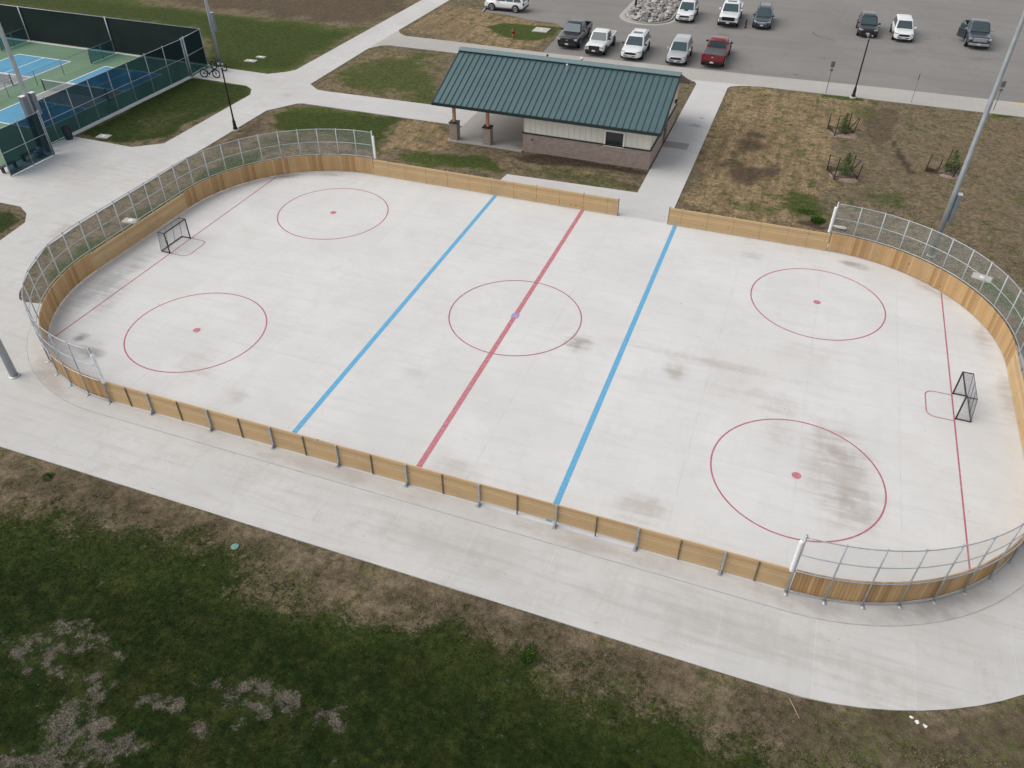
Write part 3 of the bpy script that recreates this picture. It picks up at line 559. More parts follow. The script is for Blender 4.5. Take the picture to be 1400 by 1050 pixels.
# narrow expansion joint round the rink slab, and the saw cut along its length
def strip_loop(name, inner, outer, z, mat, parent=None, closed=True):
    mb = MB(); n = len(inner)
    for i in range(n if closed else n-1):
        j = (i+1) % n
        mb.quad((*inner[i], z), (*outer[i], z), (*outer[j], z), (*inner[j], z))
    return mb.build(name, mat, parent)
tag(strip_loop('expansion_joint', rounded(.93, 24), rounded(.96, 24), -.002, M['joint']), kind='structure')
tag(strip_loop('rink_apron', rounded(.12, 24), rounded(.925, 24), .003, M['apron']), kind='structure')
def flat(name, poly, mat, z=.004, parent=None):
    return MB().quad(*[(p[0], p[1], z) for p in (poly if sum(poly[i][0]*poly[(i+1)%len(poly)][1]-poly[(i+1)%len(poly)][0]*poly[i][1] for i in range(len(poly))) > 0 else poly[::-1])]).build(name, mat, parent)
def stripe(name, x, w, y0, y1, mat, z):
    return tag(flat(name, [(x-w/2, y0), (x+w/2, y0), (x+w/2, y1), (x-w/2, y1)], mat, z), kind='structure')
def ring(name, cx, cy, r, w, mat, z=.004):
    return tag(strip_loop(name, arc(cx, cy, r-w/2, 0, 360, 96)[:-1], arc(cx, cy, r+w/2, 0, 360, 96)[:-1], z, mat), kind='structure')
for x in (-21.7, -14.46, -10.1, 2.1, 10.1, 14.46, 18.4):
    yl = 12.4 if abs(x) < HX else HY + math.sqrt(RC**2 - (abs(x)-HX)**2) - .05
    stripe('saw_cut', x, .014, -yl, yl, M['saw'], .0025)
for y in (-6.9, -.42, 6.2):
    xl = HX + (RC if abs(y) < HY else math.sqrt(RC**2 - (abs(y)-HY)**2)) - .05
    tag(flat('saw_cut', [(-xl, y-.009), (xl, y-.009), (xl, y+.009), (-xl, y+.009)], M['saw'], .0030), kind='structure')
stripe('centre_line', 0, .242, -12.44, 12.44, M['red_paint'], .006)
for x in (-5.845, 5.845): stripe('blue_line', x, .245, -12.44, 12.44, M['blue_paint'], .004)
for sx in (-1, 1):
    yl = HY + math.sqrt(RC**2 - (20.652-HX)**2) - .05
    stripe('goal_line', sx*20.652, .066, -yl, yl, M['red_thin'], .004)
    for sy in (-1, 1):
        ring('faceoff_circle', sx*14.459, sy*6.706, 3.386, .066, M['red_thin'])
        tag(flat('faceoff_dot', arc(sx*14.459, sy*6.706, .19, 0, 360, 20)[:-1], M['red_paint'], .004), kind='structure')
    gx_ = 20.652
    mb = MB(); inn = [(gx_, .93-.0)] ; w = .05
    def crease(r):
        return [(sx*(gx_-.04), .93+r)] + [(sx*(gx_-1.13+.38-(.38+r)*math.sin(t)), .93-.38+(.38+r)*math.cos(t)) for t in np.linspace(0, PI/2, 8)] + \
               [(sx*(gx_-1.13+.38-(.38+r)*math.cos(t)), -.93+.38-(.38+r)*math.sin(t)) for t in np.linspace(0, PI/2, 8)] + [(sx*(gx_-.04), -.93-r)]
    tag(strip_loop('goal_crease', crease(-w/2), crease(w/2), .0065, M['red_thin'], closed=False), kind='structure')
ring('centre_circle', 0, 0, 3.386, .06, M['red_thin'], .009)
tag(flat('centre_spot', [(-.19, -.19), (.19, -.19), (.19, .19), (-.19, .19)], M['spot_paint'], .0105), kind='structure')
tag(flat('tactile_strip', [(27.6, 42.55), (29.6, 42.6), (29.6, 43.0), (27.6, 42.95)], M['tan_pad'], -.003), kind='structure')

# ------------------------------------------------------------------ rink board wall
HB = 1.10
wall = thing('rink_board_wall', 'long wooden plank board wall running all the way round the rink with one gap', 'board wall')
YF = RC + HY     # inner face of the straight boards
def hpanel(p0, p1, nrm, z0=.03, z1=HB, th=.05):
    """horizontal planks between two plan points; nrm points away from the ice"""
    mb = MB(); p0 = Vector((*p0, 0)); p1 = Vector((*p1, 0)); d = (p1-p0); L = d.length; d.normalize(); n = Vector((*nrm, 0))
    rows = max(1, round((z1-z0)/.135)); h = (z1-z0)/rows; ang = math.atan2(d.y, d.x)
    for i in range(rows):
        c = (p0+p1)/2 + n*(th/2 + random.uniform(-.002, .002)) + Vector((0, 0, z0+h*(i+.5)))
        mb.box(c, (L-.014, th+random.uniform(-.004, .004), h-.011), ang)
    return mb.build('plank_panel', M['wood_h'], wall)
def vpanel(cx, cy, a0, a1, th=.05):
    mb = MB(); L = RC*abs(math.radians(a1-a0)); n = max(1, round(L/.135)); r = RC + th/2
    for i in range(n):
        a = math.radians(a0 + (a1-a0)*(i+.5)/n); rr = r + random.uniform(-.003, .003)
        mb.box((cx+rr*math.cos(a), cy+rr*math.sin(a), HB/2+.04), (th, L/n*1.003-.008, HB-.02+random.uniform(-.008, .008)), a)
    return mb.build('plank_panel', M['wood_v'], wall)
PS = 3.075
posts_x = [-HX+.05] + [k*PS for k in range(-4, 5)] + [HX-.05]
def board_post(x, y, s):
    mb = MB(); mb.box((x, y, HB/2+.01), (.075, .075, HB+.02)); mb.box((x, y+s*.05, .012), (.16, .24, .02))
    mb.add([(x-.012, y+s*.037, .02), (x+.012, y+s*.037, .02), (x+.012, y+s*.14, .02), (x-.012, y+s*.14, .02), (x-.012, y+s*.037, .26), (x+.012, y+s*.037, .26)],
           [(0,1,2,3),(0,4,5,1),(3,2,5,4),(0,3,4),(1,5,2)])
    mb.build('steel_post', M['galv'], wall)
def joint_strip(x, y, s):
    MB().box((x, y, HB/2), (.045, .04, HB-.06)).build('joint_strip', M['galv_dark'], wall)
for s, y in ((-1, -YF), (1, YF)):
    for i in range(len(posts_x)-1):
        a, b = posts_x[i], posts_x[i+1]; mid = (a+b)/2
        segs = [(a, mid), (mid, b)]
        if s > 0:   # the gate gap on the far side, between 2.25 and 5.33
            segs = [(u, v) for u, v in segs if not (u > 2.2 and v < 5.4)]
            segs = [(u, 2.24 if (u < 2.2 < v) else v) for u, v in segs]
            segs = [(5.36 if (u < 5.36 < v) else u, v) for u, v in segs]
        for u, v in segs:
            low = .19 if (s < 0 and 3.0 < u < 9.2) else .03
            if v-u > .1: hpanel((u, y), (v, y), (0, s), low)
        if not (s > 0 and 2.2 < mid < 5.4): joint_strip(mid, y+s*.071, s)
    for x in posts_x[1:-1] if s > 0 else posts_x[1:-1]:
        if s > 0 and abs(x-3.075) < .3: continue
        board_post(x, y+s*.095, s)
for x in (2.2, 5.4): board_post(x, YF+.095, 1)
for x in (2.245, 5.355): MB().box((x, YF+.025, HB/2+.01), (.03, .07, HB-.02)).build('end_cap', M['galv_dark'], wall)
for sx in (-1, 1):
    for (c, a0, a1) in (((sx*HX, -HY), -90, 0), ((sx*HX, HY), 0, 90)):
        for k in range(6):
            b0 = a0+(a1-a0)*k/6; b1 = a0+(a1-a0)*(k+1)/6
            if sx < 0: b0, b1 = 180-b0, 180-b1
            vpanel(*c, b0, b1)
    x = sx*(HX+RC)
    for y0, y1 in ((-HY, -1.32), (-1.32, 1.32), (1.32, HY)):
        hpanel((x, y0), (x, y1), (sx, 0))

# ------------------------------------------------------------------ chain-link end fences above the boards
def end_path(sx, off, n=15):
    r = RC + off
    P = [(HX-.1, -HY-r)] + arc(HX, -HY, r, -90, 0, n) + arc(HX, HY, r, 0, 90, n) + [(HX-.1, HY+r)]
    return [(sx*p[0], p[1]) for p in P]
def resample(P, n):
    d = [0]
    for a, b in zip(P, P[1:]): d.append(d[-1] + math.dist(a, b))
    out = []
    for k in range(n+1):
        t = d[-1]*k/n; i = min(max(j for j in range(len(d)) if d[j] <= t+1e-9), len(P)-2)
        f = (t-d[i])/max(d[i+1]-d[i], 1e-9); out.append((P[i][0]+(P[i+1][0]-P[i][0])*f, P[i][1]+(P[i+1][1]-P[i][1])*f))
    return out, d[-1]
ZT = 2.90
for sx, lab in ((-1, 'tall chain-link fence curving round the rink end beside the sports courts'), (1, 'tall chain-link fence curving round the rink end beside the tall steel light pole')):
    fen = thing('chain_link_fence', lab, 'fence', group='chain-link fences above the rink ends')
    PP = end_path(sx, .135, 24); pp, Ltot = resample(PP, 28); fine, _ = resample(PP, 112)
    for k, (x, y) in enumerate(pp):
        cyy = max(-HY, min(HY, y)); nrm = Vector((x - sx*HX, y-cyy)) if abs(y) > HY else Vector((sx, 0))
        nrm.normalize(); r = .048 if k in (0, 28) else .031
        mb = MB().tube([(x, y, 0), (x, y, ZT+(.1 if k in (0, 28) else .02))], r, 8)
        mb.box((x+nrm.x*.07, y+nrm.y*.07, .012), (.26, .13, .02), math.atan2(nrm.y, nrm.x))
        mb.tube([(x, y, ZT+.02), (x, y, ZT+.05)], r*1.15, 8)
        mb.build('fence_post', M['galv'], fen, True)
    for z, nm, r in ((.09, 'foot_rail', .022), (HB+.07, 'bottom_rail', .024), (2.02, 'middle_rail', .018), (ZT, 'top_rail', .021)):
        off = -.0 if nm != 'bottom_rail' else .0
        MB().tube([(x, y, z) for x, y in fine], r, 6).build(nm, M['galv'], fen, True)
    mb = MB(); uv = []
    for k, (x, y) in enumerate(fine):
        mb.v += [(x*.9997, y*.9997, HB+.08), (x*.9997, y*.9997, ZT-.02)]; u = Ltot*k/112; uv += [(u, 0), (u, ZT-HB-.1)]
        if k: mb.f.append((2*k-2, 2*k, 2*k+1, 2*k-1))
    o = mb.build('wire_mesh', M['chain'], fen); set_uv(o, uv)
    for (x, y) in (pp[0], pp[-1]):
        mb = MB(); xx = x - sx*.075
        mb.tube([(xx, y, 1.13), (xx, y, 1.18), (xx, y, 2.62), (xx, y, 2.68)], .075, 10)
        for z in (1.5, 1.9, 2.3): mb.tube([(xx, y, z-.012), (xx, y, z+.012)], .082, 10)
        mb.build('post_padding', M['vinyl'], fen, True)

# ------------------------------------------------------------------ hockey goals
def goal(x, y, face, label):
    g = thing('hockey_goal', label, 'goal', (x, y, .012), 0 if face > 0 else PI, group='hockey goals')
    Hh, w, dt, db = 1.26, .915, .44, .60
    A = lambda px, py, z: (-px, py, z)
    mb = MB()
    for s in (-1, 1):
        mb.tube([A(0, s*w, 0), A(0, s*w, Hh)], .036, 8); mb.tube([A(0, s*w, Hh), A(dt, s*w, Hh)], .024, 6)
        mb.tube([A(0, s*w, .03), A(db, s*w, .03)], .026, 6); mb.tube([A(dt, s*w, Hh), A(db, s*w, .03)], .012, 6)
    mb.tube([A(0, -w, Hh), A(0, w, Hh)], .036, 8); mb.tube([A(db, -w, .03), A(db, w, .03)], .028, 6)
    mb.build('goal_frame', M['black_frame'], g, True)
    MB().tube([A(dt, -w, Hh), A(dt, w, Hh)], .012, 6).tube([A(db, -.3, .03), A(dt, -.3, Hh)], .012, 6).tube([A(db, .3, .03), A(dt, .3, Hh)], .012, 6).build('back_bar', M['black_frame'], g, True)
    def sheet(P, uv):
        o = MB().quad(*P).build('netting', M['net'], g); set_uv(o, uv)
    sheet([A(dt, -w, Hh), A(dt, w, Hh), A(db, w, .03), A(db, -w, .03)], [(0, 1.2), (1.83, 1.2), (1.83, 0), (0, 0)])
    sheet([A(0, -w, Hh), A(0, w, Hh), A(dt, w, Hh), A(dt, -w, Hh)], [(0, .4), (1.83, .4), (1.83, 0), (0, 0)])
    for s in (-1, 1):
        sheet([A(0, s*w, Hh), A(dt, s*w, Hh), A(db, s*w, .03), A(0, s*w, .03)], [(0, 1.2), (.44, 1.2), (.6, 0), (0, 0)])
    return g
goal(-20.66, -.04, 1, 'black framed hockey goal at the rink end beside the sports courts')
goal(20.70, .12, -1, 'black framed hockey goal at the rink end nearest the tall steel light pole')

# ------------------------------------------------------------------ park shelter
sh = thing('park_shelter', 'park shelter with green metal gable roof, cream siding and open porch', 'shelter', (0, 0, 0))
BX0, BX1, BY0, BY1, WZ = -6.60, 2.55, 19.85, 29.4, 1.28
EX0, EX1, EY0, EY1, RY, EZ, RZ = -13.25, 3.2, 19.22, 30.03, 24.62, 2.84, 4.99
MB().prism([(-12.4, 19.62), (BX0, 19.62), (BX0, 29.6), (-12.4, 29.6)], -.3, .03).build('porch_floor', M['shelter_floor'], sh)
mb = MB(); t = .22
mb.box(((BX0+BX1)/2, BY0+t/2, WZ/2-.1), (BX1-BX0, t, WZ+.2)); mb.box(((BX0+BX1)/2, BY1-t/2, WZ/2-.1), (BX1-BX0, t, WZ+.2))
mb.box((BX1-t/2, (BY0+BY1)/2, WZ/2-.1), (t, BY1-BY0-2*t-.004, WZ+.2)); mb.box((BX0+t/2, (BY0+BY1)/2, WZ/2-.1), (t, BY1-BY0-2*t-.004, WZ+.2))
brick = mb.build('brick_base', M['brick'], sh)
MB().box(((BX0+BX1)/2, BY0-.01, WZ+.03), (BX1-BX0+.06, .10, .06)).box((BX1+.01, (BY0+BY1)/2, WZ+.03), (.10, BY1-BY0-.1, .06)).box((BX0-.01, (BY0+BY1)/2, WZ+.03), (.10, BY1-BY0-.1, .06)).build('ledge_trim', M['trim'], sh)
# siding with battens; the window is let into the front wall
WX0, WX1, WZ0, WZ1 = -.62, .62, 1.34, 2.24
mb = MB(); f0 = BY0+.06; top = 2.9; z0 = WZ+.06
for (xa, xb, za, zb) in ((BX0+.05, WX0, z0, top), (WX1, BX1-.05, z0, top), (WX0, WX1, WZ1, top)):
    mb.box(((xa+xb)/2, f0+.06, (za+zb)/2), (xb-xa, .12, zb-za))
x = BX0+.07
while x < BX1-.03:
    if not (WX0-.12 < x < WX1+.12): mb.box((x, f0-.014, (z0+top)/2), (.045, .028, top-z0))
    x += .405
mb.build('front_siding', M['siding'], sh)
def gable(xx, s):
    vs = []; 
    for d in (0, .12):
        X = xx - s*d
        vs += [(X, BY0+.19, z0), (X, BY1-.05, z0), (X, BY1-.05, 2.98), (X, RY, 4.80), (X, BY0+.19, 2.98)]
    fs = [(0,1,2,3,4), (9,8,7,6,5)] + [(i, 5+i, 5+(i+1)%5, (i+1)%5) for i in range(5)]
    m_ = MB(); m_.add(vs, fs)
    y = BY0+.35
    while y < BY1-.2:
        zt = 2.98 + (4.80-2.98)*(1-abs(y-RY)/(RY-BY0)); m_.box((xx+s*.014, y, (z0+zt)/2), (.028, .045, zt-z0-.05)); y += .405
    m_.build('gable_siding', M['siding'], sh)
gable(BX1-.06, 1); gable(BX0+.06, -1)
MB().box(((BX0+BX1)/2, BY1-.11, (z0+top)/2), (BX1-BX0-.1, .12, top-z0)).build('rear_siding', M['siding'], sh)
win = MB().box((WX0-.05, BY0+.03, (WZ0+WZ1)/2), (.12, .14, WZ1-WZ0+.22)).box((WX1+.05, BY0+.03, (WZ0+WZ1)/2), (.12, .14, WZ1-WZ0+.22)).box((0, BY0+.03, WZ1+.055), (WX1-WX0-.02, .14, .11)).box((0, BY0+.02, WZ0-.055), (WX1-WX0-.02, .16, .11)).build('window', M['cream_trim'], sh)
MB().box((0, BY0+.07, (WZ0+WZ1)/2), (WX1-WX0-.02, .02, WZ1-WZ0)).build('pane', M['glass'], win)
# pitched roof with standing seams
def roof_side(s):
    y0 = EY0 if s < 0 else EY1
    A = Vector((0, y0, EZ)); B = Vector((0, RY, RZ)); n = Vector((0, (RZ-EZ)*(-1 if s < 0 else 1), abs(RY-y0))).normalized(); th = .06
    m_ = MB(); P = []
    for X in (EX0, EX1):
        P += [(X, *(A)[1:]), (X, *(B)[1:]), (X, *(B-n*th)[1:]), (X, *(A-n*th)[1:])]
    m_.add(P, [(0,1,5,4), (1,2,6,5), (2,3,7,6), (3,0,4,7), (3,2,1,0), (4,5,6,7)])
    r = m_.build('roof_slope', M['roof'], sh)
    c = (A+B)/2; L = (B-A).length; ang = math.atan2((B-A).z, (B-A).y)
    Rm = Matrix.Rotation(ang, 3, 'X'); m_ = MB(); k = 0; X = EX0+.03
    while X < EX1:
        m_.box((X, c.y+n.y*.035, c.z+n.z*.035), (.032, L-.02, .050), M=Rm); X += (EX1-EX0-.06)/38
    m_.build('standing_seams', M['rib'], r)
roof_side(-1); roof_side(1)
m_ = MB()
for s in (-1, 1):
    n = Vector((0, s*.398, 1)).normalized(); d = Vector((0, s*1, -.398)).normalized()
    c = Vector((0, RY, RZ)) + d*.17 + n*.13
    m_.box(((EX0+EX1)/2, c.y, c.z), (EX1-EX0+.04, .36, .05), M=Matrix.Rotation(-s*math.atan(.398), 3, 'X'))
m_.build('ridge_cap', M['ridge'], sh)
m_ = MB()
for s in (-1, 1): m_.box(((EX0+EX1)/2, RY+s*.30, RZ-.065), (EX1-EX0-.02, .03, .10))
m_.build('ridge_vent', M['trim'], sh)
for yy in (EY0-.06, EY1+.06): MB().box(((EX0+EX1)/2, yy, EZ-.08), (EX1-EX0+.02, .12, .19)).build('gutter', M['trim'], sh)
for X in (EX0-.02, EX1+.02):
    m_ = MB()
    for s in (-1, 1):
        y0 = EY0 if s < 0 else EY1; c = ((y0+RY)/2, (EZ+RZ)/2-.09); L = math.hypot(RY-y0, RZ-EZ)
        m_.box((X, c[0], c[1]), (.04, L-.02, .20), M=Matrix.Rotation(math.atan2(RZ-EZ, (RY-y0)), 3, 'X') if s < 0 else Matrix.Rotation(-math.atan2(RZ-EZ, abs(RY-y0)), 3, 'X'))
    m_.build('rake_board', M['trim'], sh)
MB().quad((EX0+.05, EY0+.02, EZ-.14), (EX0+.05, RY, RZ-.14), (EX1-.05, RY, RZ-.14), (EX1-.05, EY0+.02, EZ-.14)).quad((EX0+.05, EY1-.02, EZ-.14), (EX1-.05, EY1-.02, EZ-.14), (EX1-.05, RY, RZ-.14), (EX0+.05, RY, RZ-.14)).build('soffit', M['soffit'], sh)
for (px, py) in ((-11.95, 20.05), (-9.35, 20.05), (-11.95, 29.2), (-9.35, 29.2)):
    pr = MB().box((px, py, .61), (.58, .58, 1.30)).build('brick_pier', M['brick'], sh)
    MB().box((px, py, 1.29), (.66, .66, .06)).build('pier_cap', M['trim'], pr)
    MB().box((px, py, 2.06), (.20, .20, 1.48)).build('timber_post', M['cedar'], pr, bevel=.008)
for py in (20.05, 29.2): MB().box((-9.9, py, 2.70), (6.6, .16, .26)).build('roof_beam', M['cedar'], sh)
dr = MB().box((BX1+.02, 25.05, 1.02), (.06, .95, 2.06)).build('door', M['brown_door'], sh)
MB().box((BX1+.08, 24.72, 1.0), (.06, .12, .04)).build('door_handle', M['black'], dr)
for y in (22.4, 28.0): MB().box((BX1+.09, y, 1.95), (.14, .16, .26)).box((BX1+.14, y, 2.05), (.2, .1, .05)).build('wall_light', M['black'], sh)
vp = MB().lathe([(.055, 0), (.055, .42), (.075, .43), (.075, .50), (.02, .52)], (-4.7, 23.7, RZ-.40), 10).build('vent_pipe', M['white_metal'], sh, True)
MB().lathe([(.05, 0), (.05, .16), (.085, .2), (.085, .27), (.03, .31)], (-6.6, 25.05, RZ-.12), 10).build('vent_pipe', M['black'], sh, True)
MB().lathe([(.05, 0), (.05, .25), (.11, .28), (.12, .36), (.05, .43)], (-4.05, 25.2, RZ-.20), 10).build('vent_pipe', M['white_metal'], sh, True)
MB().box((-5.9, BY0-.06, .92), (.07, .12, .07)).build('hose_tap', M['black'], sh)
tag(MB().box((3.55, 24.65, -.05), (1.75, 1.15, .09)).build('door_slab', M['stoop']), 'darker square concrete slab outside the shelter side door', 'slab')
# ------------------------------------------------------------------ sports courts
tag(MB().prism([(-39.0, 27.55), (-39.0, -14), (-85, -14), (-85, 27.55)], -.3, -.004).build('court_surface', M['court_green']), kind='structure')
tag(MB().prism([(-38.68, 10.75), (-38.68, 24.5), (-39.0, 24.5), (-39.0, 10.75)], -.3, .035).build('kerb_strip', M['rink']), kind='structure')
tag(MB().prism([(-39.2, 27.56), (-39.2, 27.84), (-85, 27.84), (-85, 27.56)], -.3, .035).build('kerb_strip', M['pad']), kind='structure')
tag(MB().box((-61, 27.50, .03), (43, .10, .05)).build('kerb_strip', M['white_line']), kind='structure')
def court(x0):
    x1 = x0+6.1; ys = (10.8, 15.37, 19.63, 24.2)
    for (a, b, m) in ((ys[0], ys[1], 'court_blue'), (ys[1], ys[2], 'court_grey'), (ys[2], ys[3], 'court_blue')):
        tag(flat('court_panel', [(x0, a), (x1, a), (x1, b), (x0, b)], M[m], .001), kind='structure')
    w = .06
    mb = MB()
    for y in ys: mb.quad((x0-w, y-w, .005), (x1+w, y-w, .005), (x1+w, y+w, .005), (x0-w, y+w, .005))
    for x in (x0, x1):
        for a, b in zip(ys, ys[1:]): mb.quad((x-w, a+w, .005), (x+w, a+w, .005), (x+w, b-w, .005), (x-w, b-w, .005))
    xm = (x0+x1)/2
    for a, b in ((ys[0], ys[1]), (ys[2], ys[3])): mb.quad((xm-w*.8, a+w, .005), (xm+w*.8, a+w, .005), (xm+w*.8, b-w, .005), (xm-w*.8, b-w, .005))
    tag(mb.build('court_lines', M['white_line']), kind='structure')
    return x0, x1
labs = {-57.75: 'court net on the blue and grey court in the corner of the photo', -47.75: 'court net behind the near windscreen fence', -67.7: 'court net on the outermost court'}
for x0 in (-57.75, -47.75, -67.7):
    court(x0)
    net = thing('court_net', labs[x0], 'net', (x0+3.05, 17.5, 0), group='court nets')
    for s in (-1, 1): MB().tube([(s*3.28, 0, 0), (s*3.28, 0, .95)], .045, 8).build('net_post', M['black'], net, True)
    o = MB().quad((-3.25, 0, .08), (3.25, 0, .08), (3.25, 0, .88), (-3.25, 0, .88)).build('net_mesh', M['dark_chain'], net); set_uv(o, [(0, 0), (6.5, 0), (6.5, .8), (0, .8)])
    MB().box((0, 0, .90), (6.5, .02, .07)).build('net_tape', M['white_line'], net)
def low_fence(x, label):
    f = thing('divider_fence', label, 'fence', (x, 0, 0), group='low divider fences between the courts')
    ys = [27.4, 25.9, 24.4, 21.15, 18.2, 15.2, 12.2, 9.2]
    for i, y in enumerate(ys[1:]):
        MB().tube([(0, y, 0), (0, y, 1.22)], .05 if y == 24.4 else .028, 8).build('fence_post', M['polebox'], f, True)
    MB().tube([(0, 27.45, 1.2), (0, 9.2, 1.2)], .022, 6).build('top_rail', M['galv'], f, True)
    o = MB().quad((0, 27.45, .05), (0, 24.4, .05), (0, 24.4, 1.18), (0, 27.45, 1.18)).build('wire_mesh', M['screen_light'], f)
    o = MB().quad((0, 24.4, .05), (0, 9.2, .05), (0, 9.2, 1.18), (0, 24.4, 1.18)).build('wire_mesh', M['chain'], f); set_uv(o, [(0, 0), (15.2, 0), (15.2, 1.1), (0, 1.1)])
low_fence(-49.45, 'low divider fence between the two blue courts'); low_fence(-59.95, 'low divider fence at the far left of the courts')

FT = 3.05
def tall_fence(name, label, pts, posts, mat, screen_lo=.03, rails=(FT, 1.55), r=.038, thick=()):
    f = thing(name, label, 'fence', group='tall windscreen fences round the courts')
    for k, (x, y) in enumerate(posts):
        MB().tube([(x, y, 0), (x, y, FT+.05)], .06 if k in thick else r, 8).lathe([(.05, FT+.03), (.05, FT+.07), (.02, FT+.10)], (x, y, 0), 8).build('fence_post', M['galv'], f, True)
    for z in rails: MB().tube([(x, y, z) for x, y in pts], .027, 6).build('rail', M['galv'], f, True)
    m_ = MB(); d = 0; uv = []
    for k, (x, y) in enumerate(pts):
        m_.v += [(x, y, screen_lo), (x, y, FT-.04)]
        if k: m_.f.append((2*k-2, 2*k, 2*k+1, 2*k-1))
    m_.build('windscreen', mat, f)
    return f
ys = [7.85, 9.75, 11.85, 13.9, 16.0, 18.05, 20.2, 22.35, 24.7]
tall_fence('windscreen_fence', 'tall dark green windscreen fence standing along the white kerb by the small lawn', [(-39.05, 7.85), (-39.05, 24.95)], [(-39.05, y) for y in ys] + [(-39.05, 24.95)], M['screen'], thick=(8, 9))
tall_fence('windscreen_fence', 'short windscreen fence panel at the court corner behind the parked bicycles', [(-39.15, 25.15), (-39.45, 27.75)], [(-39.15, 25.15), (-39.45, 27.75)], M['screen'])
tall_fence('windscreen_fence', 'nearly opaque dark windscreen fence along the far side of the courts', [(-39.6, 27.85), (-85, 27.85)], [(-39.6-10.2*k, 27.78) for k in range(1, 5)], M['screen_far'], rails=(FT,), thick=(0, 1, 2, 3))
tall_fence('windscreen_fence', 'separate two-bay windscreen panel shielding the court entrance', [(-37.33, 3.75), (-37.33, 7.55)], [(-37.33, 3.75), (-37.33, 5.68), (-37.33, 7.45), (-37.33, 7.58)], M['screen'])

# things standing at the court entrance
def light_pole(name, x, y, h, r0, r1, boxes, label, lean=(0, 0)):
    p = thing(name, label, 'light pole', (x, y, 0))
    MB().tube([(lean[0]*t, lean[1]*t, h*t) for t in (0, .25, .5, .75, 1)], r0, 12, r2=r1).build('pole_shaft', M['pole'], p, True)
    MB().lathe([(r0*1.5, 0), (r0*1.5, .03), (r0*1.1, .05)], (0, 0, -.0), 12).build('base_plate', M['galv'], p)
    for (dx, dy, z0, z1, w, d) in boxes:
        b = MB().box((dx, dy, (z0+z1)/2), (w, d, z1-z0)).build('control_box', M['polebox'], p, bevel=.015)
        MB().box((dx, dy, z1+.012), (w+.02, d+.02, .024)).build('box_lid', M['boxtop'], b)
    m_ = MB(); m_.box((0, 0, h-.3), (3.0, .14, .14))
    m_.build('cross_arm', M['pole'], p)
    for k in (-1.2, -.4, .4, 1.2): MB().lathe([(.06, 0), (.26, .22), (.28, .3), (.1, .42)], (k, -.15, h-.75), 10).build('floodlight', M['polebox'], p, True)
    return p
light_pole('light_pole', 20.3, 14.0, 21.0, .165, .075, [(.27, .02, 2.25, 3.85, .22, .30)], 'tall galvanised steel light pole behind the fence at the spruce tree side of the rink')
light_pole('light_pole', -38.2, 7.8, 21.0, .17, .08, [(-.02, -.34, 2.55, 4.0, .34, .34), (.12, .36, 2.55, 4.05, .30, .34)], 'tall steel light pole with two large grey boxes at the court entrance')
light_pole('light_pole', -38.3, 28.05, 21.0, .16, .08, [(.26, .05, 2.9, 4.45, .22, .28)], 'tall steel light pole standing in the lawn behind the parked bicycles')
light_pole('light_pole', -20.05, -12.65, 21.0, .17, .08, [], 'steel light pole standing on the walkway beside the near rounded corner of the boards')
b = thing('rubbish_bin', 'round navy rubbish bin beside the windscreen fence kerb', 'bin', (-38.45, 10.15, -.008))
MB().lathe([(.24, 0), (.27, .05), (.29, .55), (.30, .80), (.30, .82), (.26, .82), (.25, .70)], (0, 0, 0), 18).build('drum', M['navy'], b, True)
MB().lathe([(.31, .82), (.31, .87), (.2, .95), (.12, .96)], (0, 0, 0), 18).build('lid', M['black'], b, True)
for i, (x, y, lab) in enumerate(((-38.15, 4.45, 'dark bench nearest the corner post behind the entrance windscreen panel'), (-38.4, 6.45, 'second dark bench behind the entrance windscreen panel, nearer the pole'))):
    be = thing('bench', lab, 'bench', (x, y, -.008), PI/2, group='dark benches behind the entrance panel')
    MB().box((0, 0, .44), (1.25, .32, .05)).build('seat', M['black'], be)
    for s in (-.5, .5): MB().box((s, 0, .21), (.06, .28, .41)).build('leg', M['black'], be)
for (x, y, z, s, lab) in ((-38.1, 7.15, .22, .28, 'pale blue sack leaning at the foot of the two-box light pole'), (-38.0, 6.75, .18, .24, 'smaller pale blue sack beside the two-box light pole')):
    bm = bmesh.new(); bmesh.ops.create_icosphere(bm, subdivisions=3, radius=s)
    for v in bm.verts:
        n = .12*math.sin(9*v.co.x/s+1)*math.sin(7*v.co.y/s)+.08*math.sin(11*v.co.z/s); v.co *= 1+n; v.co.z *= 1.15; v.co.y *= .7
    me2 = bpy.data.meshes.new('sack'); bm.to_mesh(me2); bm.free(); me2.materials.append(M['pale_blue'])
    for p_ in me2.polygons: p_.use_smooth = True
    o = link(bpy.data.objects.new('sack', me2)); o.location = (x, y, s); tag(o, lab, 'sack', 'pale blue sacks')

# flush covers set in the grass
def cover(x, y, sx, sy, rz, lab, z=.0):
    c = thing('concrete_pad', lab, 'pad', (x, y, z-.06), rz)
    MB().box((0, 0, .03), (sx, sy, .12)).build('pad_slab', M['pad'], c, bevel=.02)
    MB().lathe([(.14, .09), (.14, .102), (.04, .104)], (0, 0, 0), 14).build('cover_plate', M['vinyl'], c)
cover(-36.45, 11.4, .95, .65, .1, 'small pale concrete pad in the small lawn beside the windscreen fence')
cover(-36.55, 30.15, 1.1, .6, .1, 'pale concrete pad in the far lawn, the larger one nearer the light pole')
cover(-36.3, 31.4, .85, .45, .1, 'small pale concrete pad in the far lawn, furthest from the courts')
cover(-25.5, 1.45, .95, .55, .1, 'pale concrete pad showing through the chain-link behind the hockey goal')
cover(22.85, 12.45, 1.0, .65, -.3, 'rough grey concrete pad behind the chain-link near the tall steel pole')
cover(-14.85, 48.9, 1.55, 1.5, 0, 'square concrete pad in the bright green patch beside the fire hydrant')

